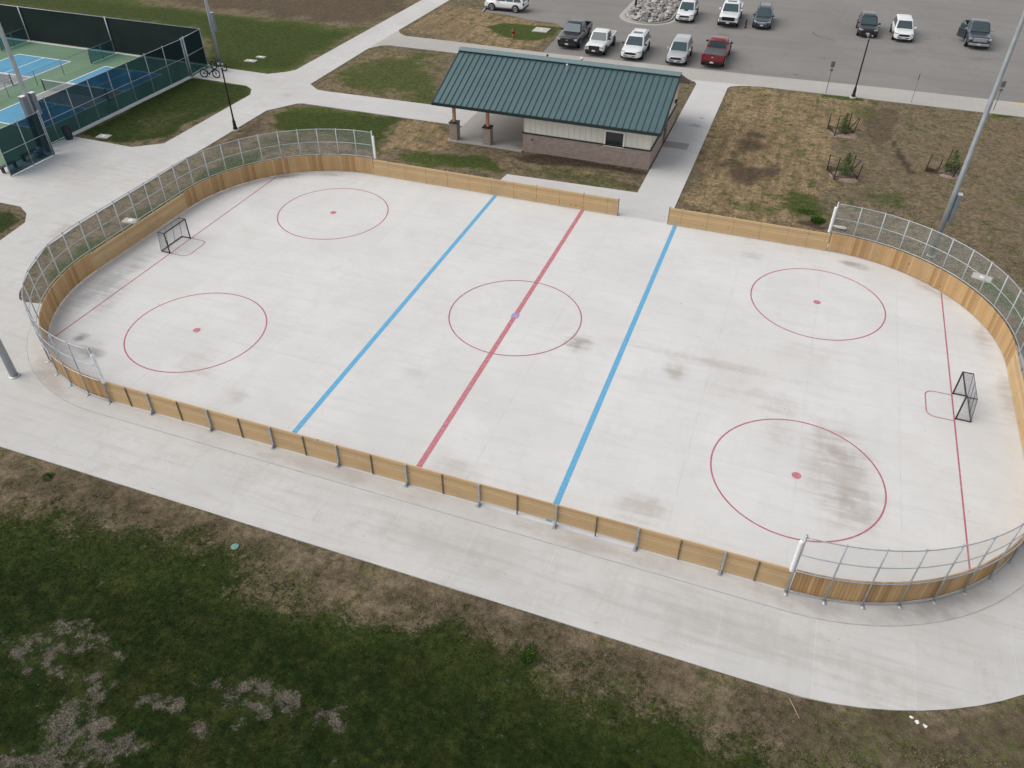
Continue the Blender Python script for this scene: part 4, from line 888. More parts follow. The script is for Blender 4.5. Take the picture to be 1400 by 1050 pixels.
# fire hydrant
h = thing('fire_hydrant', 'red fire hydrant standing in the bright green grass patch', 'hydrant', (-16.8, 45.95, -.04))
MB().lathe([(.17, 0), (.17, .05), (.12, .06), (.12, .42), (.15, .44), (.15, .48), (.12, .50), (.11, .60), (.05, .68), (.05, .74)], (0, 0, 0), 14).build('barrel', M['red_cast'], h, True)
for a in (0, PI/2, PI): MB().tube([(.1*math.cos(a), .1*math.sin(a), .40), (.21*math.cos(a), .21*math.sin(a), .40)], .06, 10).build('outlet_cap', M['red_cast'], h, True)

# ------------------------------------------------------------------ lamps and signs
def lamp(x, y, lab):
    l = thing('street_lamp', lab, 'lamp', (x, y, 0), group='black post lamps')
    MB().lathe([(.27, -.05), (.27, .10), (.25, .12)], (0, 0, 0), 16).build('footing', M['pad'], l, True)
    MB().lathe([(.17, .12), (.17, .20), (.13, .30), (.11, .70), (.085, .80), (.062, .95), (.048, 4.55), (.075, 4.58), (.06, 4.66)], (0, 0, 0), 12).build('lamp_post', M['black'], l, True)
    MB().lathe([(.10, 4.66), (.21, 4.72), (.22, 4.80), (.12, 4.92), (.03, 4.97)], (0, 0, 0), 14).build('lamp_head', M['black'], l, True)
    MB().lathe([(.05, 4.60), (.15, 4.655), (.16, 4.70)], (0, 0, 0), 14).build('lens', M['vinyl'], l, True)
    for s in (-1, 1): MB().box((s*.17, -.06, 4.86), (.10, .10, .10)).build('sensor', M['lamp_glass'], l)
lamp(-28.0, 15.75, 'black post lamp at the kerb of the walkway in front of the parked bicycles')
lamp(15.36, 39.5, 'black post lamp between the brown field and the sidewalk')
lamp(-7.95, 61.0, 'black post lamp rising from the bed of boulders')
def sign(x, y, w, hh, rz, H, lab, second=False):
    s = thing('road_sign', lab, 'sign', (x, y, 0), rz, group='signs along the sidewalk')
    MB().box((0, 0, H/2), (.05, .03, H)).build('sign_post', M['sign_back'], s)
    MB().box((0, .025, H-hh/2), (w, .008, hh)).build('sign_plate', M['sign_back'], s, bevel=.002)
    if second: MB().box((0, .025, H-hh-.22), (w*.8, .008, .16)).build('sign_plate', M['sign_back'], s)
sign(13.2, 39.9, .32, .46, .2, 2.55, 'sign seen from behind to one side of the black post lamp, nearest the shelter', True)
sign(19.85, 40.0, .30, .46, 1.35, 2.3, 'thin sign turned edge-on beside the sidewalk')
sign(26.0, 40.55, .34, .46, .2, 2.25, 'sign seen from behind, next to the tall steel pole in view', True)
# ------------------------------------------------------------------ bicycles
def bicycle(x, y, rz, lab):
    b = thing('bicycle', lab, 'bicycle', (x, y, -.008), rz, group='parked bicycles')
    RX = Matrix.Rotation(PI/2, 3, 'X'); R_ = .33
    for s in (-.56, .56):
        w = MB().tube([(R_*math.cos(a)+s, 0, R_+.02+R_*math.sin(a)) for a in np.linspace(0, 2*PI, 25)[:-1]], .047, 8, True).build('wheel', M['rubber'], b, True)
        m_ = MB().tube([((R_-.045)*math.cos(a)+s, 0, R_+.02+(R_-.045)*math.sin(a)) for a in np.linspace(0, 2*PI, 25)[:-1]], .013, 6, True)
        for k in range(10):
            a = k*PI/5; m_.tube([(s, 0, R_+.02), (s+(R_-.05)*math.cos(a), 0, R_+.02+(R_-.05)*math.sin(a))], .003, 4)
        m_.lathe([(.035, -.05), (.05, -.04), (.05, .04), (.035, .05)], (s, 0, R_+.02), 10, RX); m_.build('rim', M['dark_rim'], w, True)
    m_ = MB(); bb = (-.10, 0, .30); hd = (.40, 0, .72); ht = (.37, 0, .86); st = (-.24, 0, .80); rh = (-.56, 0, .35); fh = (.56, 0, .35)
    for a, c, r in ((bb, hd, .042), (bb, st, .028), (st, ht, .028), (hd, ht, .034)): m_.tube([a, c], r, 8)
    for s in (-.05, .05):
        m_.tube([(bb[0], s*.7, bb[2]), (rh[0], s, rh[2])], .012, 6); m_.tube([(st[0], s*.4, st[2]-.08), (rh[0], s, rh[2])], .010, 6); m_.tube([(hd[0], s*.6, hd[2]), (fh[0], s, fh[2])], .014, 6)
    m_.tube([(-.1, .06, .3), (-.22, .22, .0)], .011, 6)
    m_.build('bike_frame', M['black'], b, True)
    MB().tube([ht, (.36, 0, 1.0)], .016, 8).tube([(.30, -.33, 1.03), (.36, -.12, 1.02), (.37, 0, 1.0), (.36, .12, 1.02), (.30, .33, 1.03)], .016, 8).build('handlebar', M['black'], b, True)
    MB().tube([st, (-.27, 0, .95)], .014, 8).build('seat_tube', M['black'], b, True)
    MB().tube([(-.42, 0, .98), (-.33, 0, .985), (-.2, 0, .975), (-.12, 0, .97)], .075, 8, r2=.025).build('saddle', M['black'], b, True)
    MB().lathe([(.09, -.01), (.09, .01)], (-.10, .06, .30), 12, RX).tube([(-.1, .09, .30), (.02, .13, .20)], .011, 6).tube([(-.1, -.09, .30), (-.22, -.13, .40)], .011, 6).build('crank', M['dark_rim'], b)
bicycle(-37.1, 25.05, .22, 'black bicycle parked nearer the small lawn, side on')
bicycle(-37.6, 26.95, -.06, 'black bicycle parked farther back beside the steel light pole')

# ------------------------------------------------------------------ young spruces inside staked rings
def leaf(mb, p, d, w, l, nrm):
    d = Vector(d).normalized(); n = Vector(nrm); s = d.cross(n)
    if s.length < 1e-3: s = d.cross(Vector((1, 0, 0)))
    s.normalize(); p = Vector(p)
    mb.quad(p-s*w*.4, p+s*w*.4, p+d*l*.6+s*w*.5, p+d*l, p+d*l*.6-s*w*.5)
def spruce(x, y, H, Rb, stakes, lab, slab_, seed):
    r = random.Random(seed)
    t = thing('young_spruce', lab, 'tree', (x, y, -.03), r.uniform(0, 6), group='young spruces in the brown field')
    MB().tube([(0, 0, 0), (0, 0, H*.95)], .03, 8, r2=.008).build('trunk', M['bark'], t, True)
    mb = MB()
    for k in range(16):
        f = k/15; z = .10 + f*(H-.14); R_ = Rb*(1-f)**.8*r.uniform(.75, 1.15) + .03
        nb_ = int(9 - 4*f)
        for j in range(nb_):
            a = 2*PI*j/nb_ + r.uniform(-.35, .35); L = R_*r.uniform(.65, 1.15); rise = r.uniform(-.1, .28)
            for q in range(int(5+9*L/Rb)):
                u = r.uniform(.12, 1)*L; p = (u*math.cos(a), u*math.sin(a), z + rise*u + r.uniform(-.02, .02))
                da = a + r.uniform(-1.0, 1.0)
                leaf(mb, p, (math.cos(da), math.sin(da), r.uniform(-.3, .5)), .045, r.uniform(.07, .15), (r.uniform(-.5, .5), r.uniform(-.5, .5), 1))
    for q in range(14): leaf(mb, (r.uniform(-.02, .02), r.uniform(-.02, .02), H-.15+r.uniform(0, .12)), (r.uniform(-.5, .5), r.uniform(-.5, .5), 1), .03, .1, (1, r.uniform(-1, 1), 0))
    mb.build('crown', M['needles'], t)
    # mulch ring
    n = 28; pr = MB(); vs = [(0, 0, .06)]
    for ring_, (rr, zz) in enumerate(((.35, .09), (.72, .08), (.95, -.02))):
        for k in range(n):
            a = 2*PI*k/n; q = rr*(1+.10*math.sin(3*a+seed)+.06*r.uniform(-1, 1)); vs.append((q*math.cos(a), q*math.sin(a), zz+r.uniform(-.015, .015)))
    fs = [(0, 1+k, 1+(k+1) % n) for k in range(n)]
    for g_ in range(2):
        for k in range(n): a = 1+g_*n+k; b = 1+g_*n+(k+1) % n; fs.append((a, a+n, b+n, b))
    pr.add(vs, fs); o = pr.build('mulch_ring', M['mulch'], None, True, loc=(x+.1, y-.1, -.03)); tag(o, 'ring of reddish mulch under ' + slab_, 'mulch ring')
    # stakes with low black netting
    for i, (sx, sy, hh, lx, ly) in enumerate(stakes):
        s = thing('garden_stake', 'dark stake by ' + slab_, 'stake', (sx, sy, -.04), group='stakes round ' + slab_)
        MB().tube([(0, 0, 0), (lx, ly, hh)], .036, 6).build('stake_rod', M['stake'], s)
        MB().tube([(lx, ly, hh), (lx*1.03, ly*1.03, hh+.05)], .026, 6).build('stake_tip', M['cap_pale'], s)
    o_ = sorted(stakes, key=lambda s: math.atan2(s[1]-y, s[0]-x)); mb = MB(); uv = []; d = 0; m_ = len(o_)
    pts = []
    for i in range(m_):
        a, b = o_[i], o_[(i+1) % m_]
        for k in range(8):
            f = k/8; px, py = a[0]+(b[0]-a[0])*f, a[1]+(b[1]-a[1])*f; pin = 1-.10*math.sin(PI*f); pts.append((x+(px-x)*pin, y+(py-y)*pin, .30-.16*math.sin(PI*f)*r.uniform(.7, 1.1)))
    for i, p in enumerate(pts):
        mb.v += [(p[0], p[1], -.04), (p[0]+r.uniform(-.03, .03), p[1]+r.uniform(-.03, .03), p[2])]; uv += [(i*.16, 0), (i*.16, .3)]
    L_ = len(pts)
    for i in range(L_-1): mb.f.append((2*i, 2*i+2, 2*i+3, 2*i+1))
    o = mb.build('wire_ring', M['dark_net'], None); set_uv(o, uv); tag(o, 'low sagging black netting round ' + slab_, 'netting')
M['dark_net'] = wire_mesh('black_garden_netting', (.012, .012, .012), .05, .17, 0)
spruce(14.85, 31.4, 1.50, .66, [(13.74, 31.88, 1.14, 0, 0), (14.29, 30.6, 1.35, .05, .05), (15.2, 32.43, 1.19, .0, .1), (15.3, 32.3, .95, .45, -.05), (15.57, 31.35, 1.28, .2, .0)],
       'young spruce with a pointed leader, nearest the sidewalk lamp', 'the spruce nearest the sidewalk lamp', 3)
spruce(15.2, 23.6, 1.60, .74, [(14.07, 24.09, 1.14, 0, 0), (14.6, 22.67, 1.5, .05, .1), (15.66, 24.76, 1.05, .05, .0), (15.72, 24.6, .85, .35, -.1), (16.06, 23.21, 1.05, .1, 0)],
       'fuller young spruce, the middle one nearest the rink boards', 'the fuller spruce near the rink boards', 5)
spruce(22.0, 26.7, 1.55, .76, [(20.44, 26.29, 1.17, .1, .1), (21.31, 26.68, .85, 0, 0), (21.8, 27.6, 1.25, .1, .1), (22.18, 25.83, 1.02, .1, .1), (22.62, 27.57, .8, .4, .0)],
       'broad yellowish young spruce beside the tall steel pole in view', 'the yellowish spruce beside the steel pole', 8)

def weed(name, x, y, n, R_, h, sx, sy, lab, seed):
    r = random.Random(seed); mb = MB()
    for k in range(n):
        a = r.uniform(0, 2*PI); u = math.sqrt(r.random()); px, py = u*R_*sx*math.cos(a), u*R_*sy*math.sin(a); hh = h*(1-.6*u)*r.uniform(.5, 1.1)
        leaf(mb, (px, py, r.uniform(0, .5)*hh), (math.cos(a)*.6*r.random()+r.uniform(-.4, .4), math.sin(a)*.6*r.random()+r.uniform(-.4, .4), r.uniform(.2, 1)), .035, hh*r.uniform(.4, .8), (r.uniform(-1, 1), r.uniform(-1, 1), r.uniform(.2, 1)))
    o = mb.build(name, M['weed'], None, loc=(x, y, -.04)); tag(o, lab, 'weed')
weed('weed_clump', -13.69, -17.15, 210, .24, .16, 1, 1, 'round bright green weed clump in the brown strip near the corner of the walkway', 1)
weed('weed_clump', 6.95, -17.95, 300, .25, .16, .75, 1.9, 'elongated dark green weed clump in the brown strip along the walkway', 2)
weed('bushy_weed', 13.95, 16.1, 420, .38, .55, 1.1, .9, 'bushy green weed behind the boards beside the padded fence post', 3)
weed('weed_clump', 13.2, 17.2, 300, .5, .25, 1.3, .7, 'low green weeds behind the bushy weed by the rink boards', 4)
def lump(name, x, y, z, sx, sy, sz, mat, seed, sub=2, rz=0.0):
    bm = bmesh.new(); bmesh.ops.create_icosphere(bm, subdivisions=sub, radius=1); r = random.Random(seed); ph = [r.uniform(0, 6) for _ in range(9)]
    for v in bm.verts:
        c = v.co; n = .16*math.sin(2.3*c.x+ph[0])*math.sin(2.7*c.y+ph[1]) + .12*math.sin(4.1*c.z+ph[2]+2*c.x) + .08*math.sin(5.3*c.y+ph[3]-3*c.x)
        v.co = Vector((c.x*sx, c.y*sy, c.z*sz))*(1+n)
        q = .72*sz
        if v.co.z > q: v.co.z = q + (v.co.z-q)*.4
    me_ = bpy.data.meshes.new(name); bm.to_mesh(me_); bm.free(); me_.materials.append(mat)
    for p in me_.polygons: p.use_smooth = sub > 2
    o = link(bpy.data.objects.new(name, me_)); o.location = (x, y, z); o.rotation_euler = (0, 0, rz); return o
tag(lump('soil_heap', 14.9, 15.7, -.05, .75, .35, .22, simple('brown_soil', (.10, .078, .06), .95, 0, .4, 9), 4, 3, .1), 'low heap of brown soil beside the padded fence post', 'soil heap')
tag(lump('flat_stone', 15.25, 15.55, .10, .40, .18, .08, M['pad'], 9, 3, -.1), 'flat pale stone on the soil heap by the padded fence post', 'stone')

# ------------------------------------------------------------------ boulder island
isl = [(-8.3, 75), (-8.35, 58.2)] + arc(-5.75, 57.4, 2.6, 180, 360, 14) + [(-3.15, 58.2), (-3.2, 75)]
def inset(poly, d):
    cx = -5.75; out = []
    for (x, y) in poly:
        if y < 57.4+1e-6 and abs(math.hypot(x-cx, y-57.4)-2.6) < .02: k = (2.6-d)/2.6; out.append((cx+(x-cx)*k, 57.4+(y-57.4)*k))
        else: out.append((cx+(x-cx)*(2.6-d)/2.6, min(y, 75-d)))
    return out
MBk = MB(); a_ = isl; b_ = inset(isl, .17); n = len(a_)
for i in range(n):
    j = (i+1) % n
    P = [(*a_[i], -.05), (*a_[j], -.05), (*a_[j], .12), (*a_[i], .12), (*b_[i], .12), (*b_[j], .12), (*b_[j], .02), (*b_[i], .02)]
    MBk.add(P, [(0, 1, 2, 3), (3, 2, 5, 4), (4, 5, 6, 7)])
tag(MBk.build('island_kerb', M['kerb']), kind='structure')
g0 = inset(isl, -.45); m_ = MB()
for i in range(n):
    j = (i+1) % n; m_.quad((*a_[i], -.010), (*g0[i], -.010), (*g0[j], -.010), (*a_[j], -.010))
tag(m_.build('island_gutter', M['sidewalk']), kind='structure')
tag(MB().prism(inset(isl, .16), -.05, .06).build('rock_bed', M['rock_bed']), kind='structure')
protos = []
rr = random.Random(21); placed = []; tries = 0
bed = inset(isl, .30)
def inside(x, y, P):
    c = False
    for i in range(len(P)):
        ax, ay = P[i]; bx, by = P[(i+1) % len(P)]
        if (ay > y) != (by > y) and x < (bx-ax)*(y-ay)/(by-ay)+ax: c = not c
    return c
while len(placed) < 260 and tries < 30000:
    tries += 1
    x = rr.uniform(-8.2, -3.2); y = 54.7 + rr.random()**1.15*13; s = rr.choice((.15, .19, .24, .30, .38))
    if not inside(x, y, bed) or math.hypot(x+7.95, y-61) < .4: continue
    if any(math.hypot(x-a, y-b) < .72*(s+c) for a, b, c in placed): continue
    placed.append((x, y, s))
shapes = []
for k in range(7):
    o = lump('boulder', 0, 0, 0, rr.uniform(.9, 1.25), rr.uniform(.75, 1.0), rr.uniform(.6, .8), M['rock'], 40+k, 2); shapes.append(o.data); bpy.data.objects.remove(o)
for (x, y, s) in placed:
    o = bpy.data.objects.new('boulder', rr.choice(shapes)); COL.objects.link(o)
    o.location = (x, y, .06+s*.42); o.scale = (s, s, s); o.rotation_euler = (rr.uniform(-.3, .3), rr.uniform(-.3, .3), rr.uniform(0, 6.3))
    tag(o, 'rounded field boulder lying in the kerbed bed of stones in the car park', 'boulder', 'boulders in the car park bed')

# ------------------------------------------------------------------ small things on the ground
tag(MB().lathe([(.145, 0), (.145, .02), (.13, .025), (.03, .026)], (-4.57, -17.54, -.03), 20).build('valve_lid', M['teal_lid'], None, True), 'round pale teal lid lying in the grass beside the walkway', 'lid')
for i, (x, y, s, a) in enumerate(((18.55, -15.98, .07, .3), (18.72, -16.08, .09, 1.2), (18.93, -16.13, .08, 2.1))):
    mb = MB(); r = random.Random(i); P = [(s*math.cos(t)*r.uniform(.6, 1.1), s*math.sin(t)*r.uniform(.5, 1), r.uniform(.0, .05)) for t in np.linspace(0, 2*PI, 8)[:-1]]
    c = (0, 0, .045)
    mb.add(P+[c], [(k, (k+1) % 7, 7) for k in range(7)]); mb.add([(p[0], p[1], p[2]-.01) for p in P], [tuple(range(7))[::-1]])
    o = mb.build('paper_scrap', M['litter'], None, loc=(x, y, -.02)); o.rotation_euler = (0, 0, a); tag(o, 'small white paper scrap lying in the dry grass beside the curved walkway edge', 'litter', 'white paper scraps')
tag(MB().tube([(15.02, -16.62, .0), (15.2, -16.95, .03), (15.36, -17.2, .01)], .014, 6).build('dry_stick', M['stick']), 'thin pale dry stick lying in the grass beside the walkway', 'stick')
st_ = thing('parking_stop', 'low concrete parking stop in front of the white crossover at the lot edge', 'parking stop', (-23.0, 53.9, 0), 1.75)
MB().box((0, 0, .06), (1.7, .15, .13)).build('stop_block', M['kerb'], st_, bevel=.02)
tm = arc(13.55, 58.3, 2.6, 185, 262, 24); tag(strip_loop('tyre_mark', tm, [(x+.16*(13.55-x)/2.6, y+.16*(58.3-y)/2.6) for x, y in tm], -.011, M['tyre_mark'], closed=False), kind='structure')
bo = thing('bollard', 'small dark post standing on the asphalt between the white pickup and the slate wagon', 'bollard', (4.44, 57.0, -.016))
MB().lathe([(.16, 0), (.16, .03), (.09, .05), (.085, .78), (.05, .84)], (0, 0, 0), 12).build('post', M['black'], bo, True)

# ------------------------------------------------------------------ vehicles
def loft(stations, W):
    mb = MB(); rings = []
    for (x, wf, zl, zh) in stations:
        w = W/2*wf; h = zh-zl
        half = [(0, zl), (w*.80, zl), (w*.985, zl+.14*h), (w, zl+.42*h), (w*.975, zl+.74*h), (w*.90, zh-.03), (w*.62, zh), (0, zh+.02)]
        ring_ = [(x, y, z) for y, z in half] + [(x, -y, z) for y, z in half[-2:0:-1]]
        rings.append(ring_)
    n = len(rings[0]); vs = [p for r in rings for p in r]; fs = []
    for i in range(len(rings)-1):
        for k in range(n): l = (k+1) % n; fs.append((i*n+k, i*n+l, (i+1)*n+l, (i+1)*n+k))
    fs.append(tuple(range(n))); fs.append(tuple((len(rings)-1)*n+k for k in range(n))[::-1])
    mb.add(vs, [f[::-1] for f in fs]); return mb
def cabin(t, paint, zb, zt, xa, xd, xb, xc, wb, wr, roofrack, splits, moon=False):
    """greenhouse: base front xa, rear xd; roof front xb, rear xc"""
    mb = MB(); zm = zt-.07
    base = [(xa, wb), (xa, -wb), (xd, -wb), (xd, wb)]; top = [(xb, wr), (xb, -wr), (xc, -wr), (xc, wr)]
    sh_ = lambda P, d: [(x-d*(1 if x > 0 else -1)*0, y) for x, y in P]
    cap = [(xb-.16, wr-.12), (xb-.16, -wr+.12), (xc+.14, -wr+.12), (xc+.14, wr-.12)]
    vs = [(x, y, zb-.05) for x, y in base]+[(x, y, zm) for x, y in top]+[(x, y, zt) for x, y in cap]
    fs = [(8, 9, 10, 11)[::-1]]
    for L in (0, 4):
        for k in range(4): l = (k+1) % 4; fs.append((L+k, L+l, L+4+l, L+4+k)[::-1])
    mb.add(vs, [f[::-1] for f in fs]); body = mb.build('cabin', paint, t, True, bevel=.045)
    def pane(nm, P, du0, du1, dv0, dv1):
        a, b, c, d = [Vector(p) for p in P]   # a,b bottom; c,d top (c above b)
        q = lambda u, v: (a*(1-u)+b*u)*(1-v)+(d*(1-u)+c*u)*v
        pts = [q(du0, dv0), q(du1, dv0), q(du1, dv1), q(du0, dv1)]
        n = (pts[1]-pts[0]).cross(pts[3]-pts[0]).normalized()*.012
        m_ = MB(); m_.add([p+n for p in pts]+[p-n for p in pts], [(0, 1, 2, 3), (7, 6, 5, 4)]+[(i, 4+i, 4+(i+1) % 4, (i+1) % 4) for i in range(4)])
        m_.build(nm, M['carglass'], body)
    B = [(x, y, zb) for x, y in base]; T = [(x, y, zm) for x, y in top]
    pane('windscreen', (B[1], B[0], T[0], T[1]), .07, .93, .05, .95)
    pane('rear_window', (B[3], B[2], T[2], T[3]), .09, .91, .12, .93)
    for k in range(len(splits)-1):
        u0, u1 = splits[k]+.018, splits[k+1]-.018
        pane('side_window', (B[0], B[3], T[3], T[0]), u0, u1, .10, .93)
        pane('side_window', (B[2], B[1], T[1], T[2]), 1-u1, 1-u0, .10, .93)
    if roofrack:
        for s in (-1, 1): MB().tube([(xb-.25, s*(wr-.10), zt-.01), (xb-.30, s*(wr-.10), zt+.05), (xc+.30, s*(wr-.10), zt+.05), (xc+.22, s*(wr-.10), zt-.01)], .018, 6).build('roof_rail', M['cladding'], body)
    if moon: MB().box(((xb*.62+xc*.38), 0, zt+.004), (.62, wr*1.15, .012)).build('sunroof', M['carglass'], body)
    return body
def wheels(t, W, xf, xr, r, rim, clad=None):
    RX = Matrix.Rotation(PI/2, 3, 'X')
    for x in (xf, xr):
        for s in (-1, 1):
            MB().lathe([(r+.075, -.012), (r+.075, .012), (r+.05, .02)], (x, s*(W/2-.010), r+.015), 22, RX).build('wheel_arch', clad or M['cladding'], t)
            w = MB().lathe([(r*.70, -.11), (r*.96, -.115), (r, -.08), (r, .08), (r*.96, .115), (r*.70, .11)], (x, s*(W/2-.07), r), 22, RX).build('wheel', M['rubber'], t, True)
            m_ = MB(); cy = s*(W/2+.035); m_.lathe([(.075, -.02), (.075, .02)], (x, cy, r), 10, RX)
            for k in range(5):
                a = k*2*PI/5+.3; m_.box((x+r*.36*math.cos(a), cy, r+r*.36*math.sin(a)), (r*.66, .03, .085), M=Matrix.Rotation(-a, 3, 'Y'))
            m_.tube([(x+r*.67*math.cos(a), cy, r+r*.67*math.sin(a)) for a in np.linspace(0, 2*PI, 23)[:-1]], .022, 6, True); m_.build('rim', rim, w)
def front_kit(t, W, xf, zg, gw, gh, zl, lw, grille, lampm, low, emblem=None, fog=False, bump=None, truck=False):
    if truck: MB().box((xf-.10, 0, low[0]), (.22, W*.88, low[1])).box((xf-.05, 0, low[0]), (.22, W*.62, low[1]*.98)).build('front_bumper', bump or M['cladding'], t, bevel=.05)
    else:
        MB().box((xf-.17, 0, .31), (.30, W*.84, .17)).box((xf-.10, 0, .312), (.24, W*.62, .165)).build('front_bumper', bump or M['cladding'], t, bevel=.07)
        MB().box((xf-.025, 0, .43), (.09, W*.56, .10)).build('lower_grille', M['cladding'], t, bevel=.03)
    gr = MB().box((xf-.02, 0, zg), (.10, gw, gh)).build('grille', grille, t, bevel=.035)
    if emblem: MB().box((xf+.035, 0, zg), (.02, .17, .06)).box((xf+.035, 0, zg), (.02, .08, .085)).build('emblem', emblem, gr, bevel=.008)
    for s in (-1, 1):
        if truck: MB().box((xf-.085, s*(W/2-.06-lw/2), zl), (.16, lw, .17), -s*.22).build('headlight', lampm, t, bevel=.03)
        else:
            A_ = [(xf-.005, W*.27), (xf-.10, W*.42), (xf-.42, W*.490), (xf-.36, W*.455), (xf-.12, W*.33), (xf-.05, W*.27)]
            hp = MB(); hp.prism([(x_, s*y_) for x_, y_ in A_], zl-.055, zl+.06); hp.build('headlight', lampm, t, bevel=.02)
        if fog: MB().lathe([(.10, -.03), (.10, .03), (.06, .04)], (xf-.10, s*(W/2-.30), low[0]+.11), 12, Matrix.Rotation(PI/2, 3, 'Y')).build('fog_lamp', M['cladding'], t)
    MB().box((xf+(.075 if truck else .035), 0, low[0]+(.05 if truck else .10)), (.02, .32, .14)).build('licence_plate', M['plate'], t)
def rear_kit(t, W, xr, zt, plate=True, tall=.26):
    MB().box((xr+.10, 0, .48), (.24, W*.88, .24)).build('rear_bumper', M['cladding'], t, bevel=.05)
    for s in (-1, 1): MB().box((xr+.06, s*(W/2-.14), zt), (.14, .15, tall)).build('tail_light', M['tail_red'], t, bevel=.02)
    if plate: MB().box((xr-.01, 0, .72), (.02, .32, .15)).build('licence_plate', M['plate'], t)
def mirrors(t, W, x, z, mat, out=.13):
    for s in (-1, 1): MB().box((x, s*(W/2+out*.55), z), (.15, .22, .16)).box((x+.02, s*(W/2-.04), z-.06), (.06, .16, .05)).build('mirror', mat, t, bevel=.03)
def place(name, lab, cat, x, y, rz, grp='vehicles parked in the lot'):
    return thing(name, lab, cat, (x, y, -.016), rz, grp)
FWD = -PI/2     # nose towards the rink
def suv(lab, front, paint, L=4.65, W=1.86, H=1.68, rz=0.0, mirror=None, rim='rim', rack=True, moon=False, stripe_=False, lampm='lamp_glass', grille='cladding', emblem=None, fog=False, low_coupe=0.0, gw=.62, bump=None, name='parked_suv', cat='suv'):
    a = FWD + rz; d = Vector((math.cos(a), math.sin(a)))
    c = Vector(front) - d*(L/2)
    t = place(name, lab, cat, c.x, c.y, a)
    zb = .61*H
    S = [(-.5*L, .80, .44, zb-.10), (-.488*L, .92, .36, zb-.03), (-.41*L, .99, .30, zb+.03), (-.1*L, 1, .27, zb+.02), (.16*L, 1, .27, zb+.0), (.25*L, 1, .27, zb-.03), (.38*L, .995, .27, zb-.07), (.44*L, .975, .26, zb-.105), (.478*L, .91, .25, zb-.15), (.500*L, .78, .26, zb-.21), (.510*L, .64, .30, zb-.28)]
    loft(S, W).build('body', paint, t, True, sub=2)
    cabin(t, paint, zb-.03, H, .235*L, -.488*L, .075*L, -.425*L+low_coupe, W*.455, W*.375, rack, (.05, .36, .64, .93), moon)
    wheels(t, W, .30*L, -.295*L, .355, M[rim])
    MB().box((0, 0, .28), (L*.52, W*.99, .12)).build('sill', M['cladding'], t, bevel=.03)
    front_kit(t, W, .508*L, .665, gw*.82*W, .20, zb-.235, .40, M[grille], M[lampm], (.36, .24), emblem, fog, bump)
    rear_kit(t, W, -.5*L, zb-.12)
    mirrors(t, W, .17*L, zb+.06, mirror or paint)
    if stripe_: MB().quad((.235*L, -.20, zb+.012), (.40*L, -.17, zb-.095), (.40*L, .17, zb-.095), (.235*L, .20, zb+.012)).build('hood_panel', M['cladding'], t)
    return t
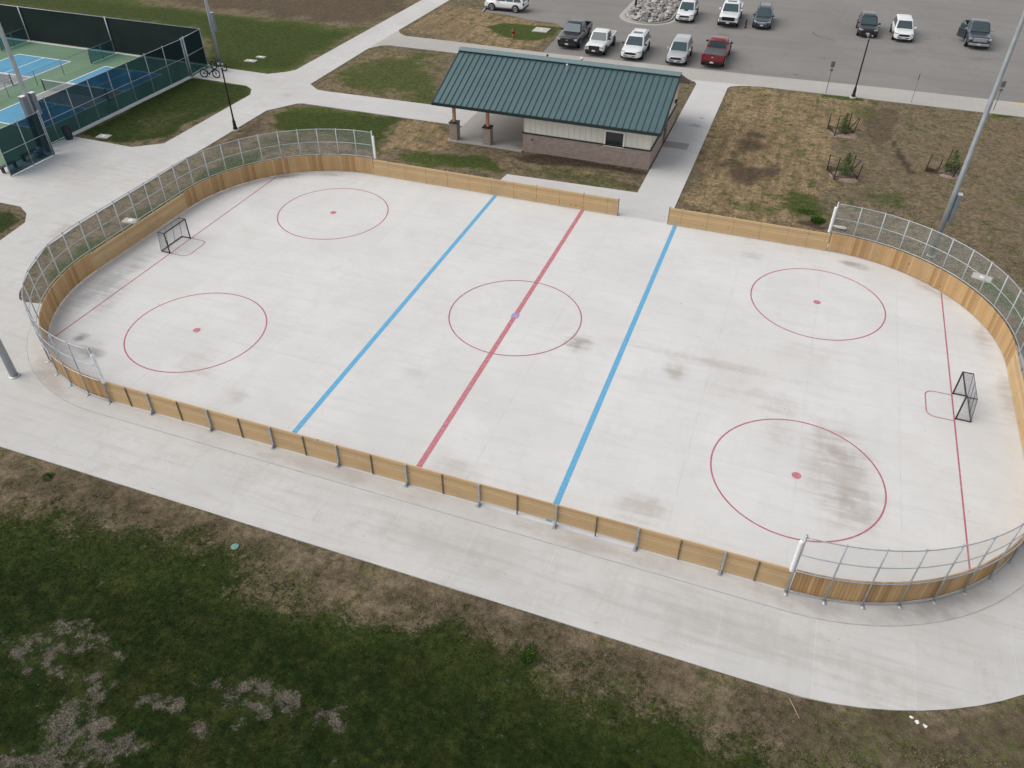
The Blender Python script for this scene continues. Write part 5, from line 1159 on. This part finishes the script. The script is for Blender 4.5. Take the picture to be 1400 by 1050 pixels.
def pickup(lab, front, paint, L=5.75, W=2.0, H=1.88, rz=0.0, rear=False, grille='cladding', emblem=None, mirror=None, rim='rim', cover=None, lampm='lamp_glass', open_door=False, bump=None, moon=False, gw=.60, black_low=True, big_mirror=.13):
    a = (FWD + PI if rear else FWD) + rz; d = Vector((math.cos(a), math.sin(a)))
    c = Vector(front) - d*(L/2) if not rear else Vector(front) + d*(L/2)
    t = place('pickup_truck', lab, 'pickup', c.x, c.y, a)
    zb = .635*H; xc = -.135*L
    S = [(xc, .97, .36, zb), (xc+.02, 1, .34, zb), (.0, 1, .34, zb), (.19*L, 1, .34, zb-.02), (.24*L, 1, .34, zb-.03), (.40*L, .99, .34, zb-.05), (.475*L, .97, .36, zb-.08), (.496*L, .93, .40, zb-.13), (.502*L, .86, .44, zb-.19)]
    loft(S, W).build('body', paint, t, True, sub=2)
    cabin(t, paint, zb-.03, H, .225*L, xc+.03, .115*L, xc+.12, W*.455, W*.385, False, (.05, .50, .96), moon)
    # open bed
    x0, x1 = -.495*L, xc-.02; th = .09; hb = zb-.02; z0 = .46
    mb = MB()
    for s in (-1, 1): mb.box(((x0+x1)/2, s*(W/2-.03-th/2), (z0+hb)/2), (x1-x0, th, hb-z0))
    mb.box((x1-.03, 0, (z0+hb)/2), (.05, W-.25, hb-z0)); mb.box(((x0+x1)/2, 0, z0+.06), (x1-x0-.02, W-.22, .10))
    bed = mb.build('bed', paint, t, bevel=.025)
    MB().box(((x0+x1)/2+.02, 0, z0+.125), (x1-x0-.12, W-.28, .02)).build('bed_liner', M['cladding'], bed)
    tg = MB().box((x0+.03, 0, (z0+hb)/2+.03), (.07, W-.26, hb-z0-.06)).build('tailgate', paint, t, bevel=.02)
    if rear:
        MB().box((x0-.012, 0, hb-.22), (.02, .20, .07)).build('emblem', M['chrome'], tg, bevel=.01)
        MB().box((x0-.008, 0, hb-.07), (.012, .36, .08)).build('tailgate_handle', M['cladding'], tg)
    if cover: MB().box(((x0+x1)/2, 0, hb+.012), (x1-x0-.02, W-.22, .035)).build('tonneau_cover', cover, t, bevel=.01)
    wheels(t, W, .315*L, -.305*L, .40, M[rim])
    MB().box((.03*L, 0, .36), (L*.40, W*.985, .10)).build('sill', M['cladding'], t, bevel=.02)
    front_kit(t, W, .508*L, zb-.32, gw*W, .34, zb-.27, .30, M[grille], M[lampm], (.50, .22), emblem, False, bump, True)
    MB().box((.487*L, 0, .36), (.12, W*.80, .16)).build('air_dam', M['cladding'], t, bevel=.03)
    MB().box((-.505*L, 0, .50), (.16, W*.92, .20)).build('rear_bumper', M['cladding'] if not rear else M['black'], t, bevel=.03)
    MB().box((-.505*L-.09, 0, .56), (.02, .32, .15)).build('licence_plate', M['plate'], t)
    for s in (-1, 1): MB().box((x0+.03, s*(W/2-.075), hb-.22), (.12, .10, .40)).build('tail_light', M['tail_red'], t, bevel=.02)
    mirrors(t, W, .15*L, zb+.10, mirror or paint, big_mirror)
    if open_door:
        hx, hy = .13*L, -W/2; R_ = Matrix.Rotation(0.62, 3, 'Z')
        def P(c): return tuple(R_ @ Vector(c) + Vector((hx, hy, 0)))
        dr_ = MB(); dr_.box(P((-.52, -.03, .80)), (1.04, .09, .82), M=R_); dr = dr_.build('front_door', paint, t, bevel=.03)
        MB().box(P((-.55, -.01, 1.40)), (.86, .03, .40), M=R_).build('door_window', M['carglass'], dr, bevel=.01)
        MB().box(P((-.52, .06, .78)), (.94, .03, .62), M=R_).build('door_lining', M['cladding'], dr)
    return t
pickup('black pickup with a gold grille badge, nearest the fire hydrant', (-10.55, 43.55), P_CHAR, rz=.02, emblem=M['gold'], mirror=P_BLACK, L=5.85, W=2.03)
pickup('white compact pickup parked beside the black pickup', (-7.62, 42.45), P_WHITE, L=5.05, W=1.86, H=1.74, rz=.0, rim='dark_rim', gw=.55, mirror=P_BLACK)
suv('white suv with black mirrors and round fog lamps, right of the white compact pickup', (-4.15, 42.35), P_WHITE, L=4.9, W=1.97, H=1.70, rz=.02, mirror=P_BLACK, moon=True, fog=True, rim='dark_rim', grille='black')
suv('silver suv parked alone in front of the end of the shelter roof', (.0, 42.4), P_SILVER, L=4.65, W=1.84, H=1.66, rz=.03, rack=False)
pickup('dark red pickup parked tail towards the rink with a grey bed cover', (3.16, 42.85), P_RED, L=5.8, W=2.0, H=1.90, rz=.0, rear=True, cover=simple('grey_bed_cover', (.085, .088, .095), .6), mirror=P_BLACK, big_mirror=.2)
suv('white wagon with a black bonnet panel beside the boulder bed', (-1.8, 56.4), P_WHITE, L=4.85, W=1.87, H=1.68, rz=.05, stripe_=True, mirror=P_BLACK, rim='dark_rim', moon=True, bump=M['black'])
pickup('large white pickup in the second row beside the small dark post', (2.66, 56.2), P_WHITE, L=5.85, W=2.03, H=1.92, rz=.04, moon=True, grille='black', gw=.62)
suv('slate blue station wagon right of the large white pickup', (6.0, 56.8), P_SLATE, L=4.78, W=1.78, H=1.60, rz=.05, mirror=P_SLATE, name='station_wagon', cat='station wagon', grille='chrome')
suv('black crossover with round fog lamps behind the black post lamp', (16.15, 57.6), P_BLACK, L=4.68, W=1.86, H=1.62, rz=.04, rack=False, low_coupe=.25, mirror=P_BLACK)
suv('white rounded crossover parked beside the black crossover', (19.45, 57.3), P_WHITE, L=4.65, W=1.86, H=1.64, rz=.05, rack=False, low_coupe=.2, fog=True)
pickup('dark grey pickup standing with one front door open', (26.1, 57.3), P_GREY, L=5.9, W=2.05, H=1.95, rz=.02, grille='chrome', bump=M['chrome'], mirror=M['chrome'], open_door=True, big_mirror=.22)
suv('white crossover parked side on at the far edge of the lot near the lawn', (-23.1, 54.85), P_WHITE, L=4.55, W=1.84, H=1.66, rz=-PI/2, name='parked_suv')

# ------------------------------------------------------------------ light, sky, camera
SUN_EL, SX, SY = 50.0, -.86, -.30
w = bpy.data.worlds.new('World'); scene.world = w; w.use_nodes = True
nt = w.node_tree; bg = nt.nodes['Background']
sky = nt.nodes.new('ShaderNodeTexSky'); sky.sky_type = 'NISHITA'; sky.sun_disc = False
sky.sun_elevation = math.radians(SUN_EL); sky.sun_rotation = math.atan2(SX, SY); sky.dust_density = 1.0; sky.air_density = 1.0
hs = nt.nodes.new('ShaderNodeHueSaturation'); hs.inputs['Saturation'].default_value = .22
nt.links.new(sky.outputs[0], hs.inputs['Color']); nt.links.new(hs.outputs[0], bg.inputs['Color']); bg.inputs['Strength'].default_value = .125
sd = bpy.data.lights.new('overcast_sun', 'SUN'); sd.energy = 1.65; sd.angle = math.radians(55); sd.color = (1, .935, .845)
so = link(bpy.data.objects.new('overcast_sun', sd)); e = math.radians(SUN_EL); hn = math.hypot(SX, SY)
so.rotation_euler = Vector((-SX/hn*math.cos(e), -SY/hn*math.cos(e), -math.sin(e))).to_track_quat('-Z', 'Y').to_euler(); so.location = (-30, -20, 60)
scene.view_settings.view_transform = 'Standard'; scene.view_settings.look = 'None'; scene.view_settings.gamma = 1; scene.view_settings.exposure = EXPOSURE
cd = bpy.data.cameras.new('camera'); cam = link(bpy.data.objects.new('camera', cd)); scene.camera = cam
cd.sensor_width = 36; cd.lens = 1077.79/1400*36; cd.clip_end = 3000
yaw, pit, rol = -0.34691856, 0.68748359, 0.00473087
f = Vector((math.sin(yaw)*math.cos(pit), math.cos(yaw)*math.cos(pit), -math.sin(pit))); r0 = Vector((math.cos(yaw), -math.sin(yaw), 0)); u0 = r0.cross(f)
rv = r0*math.cos(rol)+u0*math.sin(rol); uv_ = -r0*math.sin(rol)+u0*math.cos(rol)
Mx = Matrix.Identity(4)
for i in range(3): Mx[i][0], Mx[i][1], Mx[i][2] = rv[i], uv_[i], -f[i]
Mx.translation = (11.23172, -31.49299, 22.93117)
cam.matrix_world = Mx
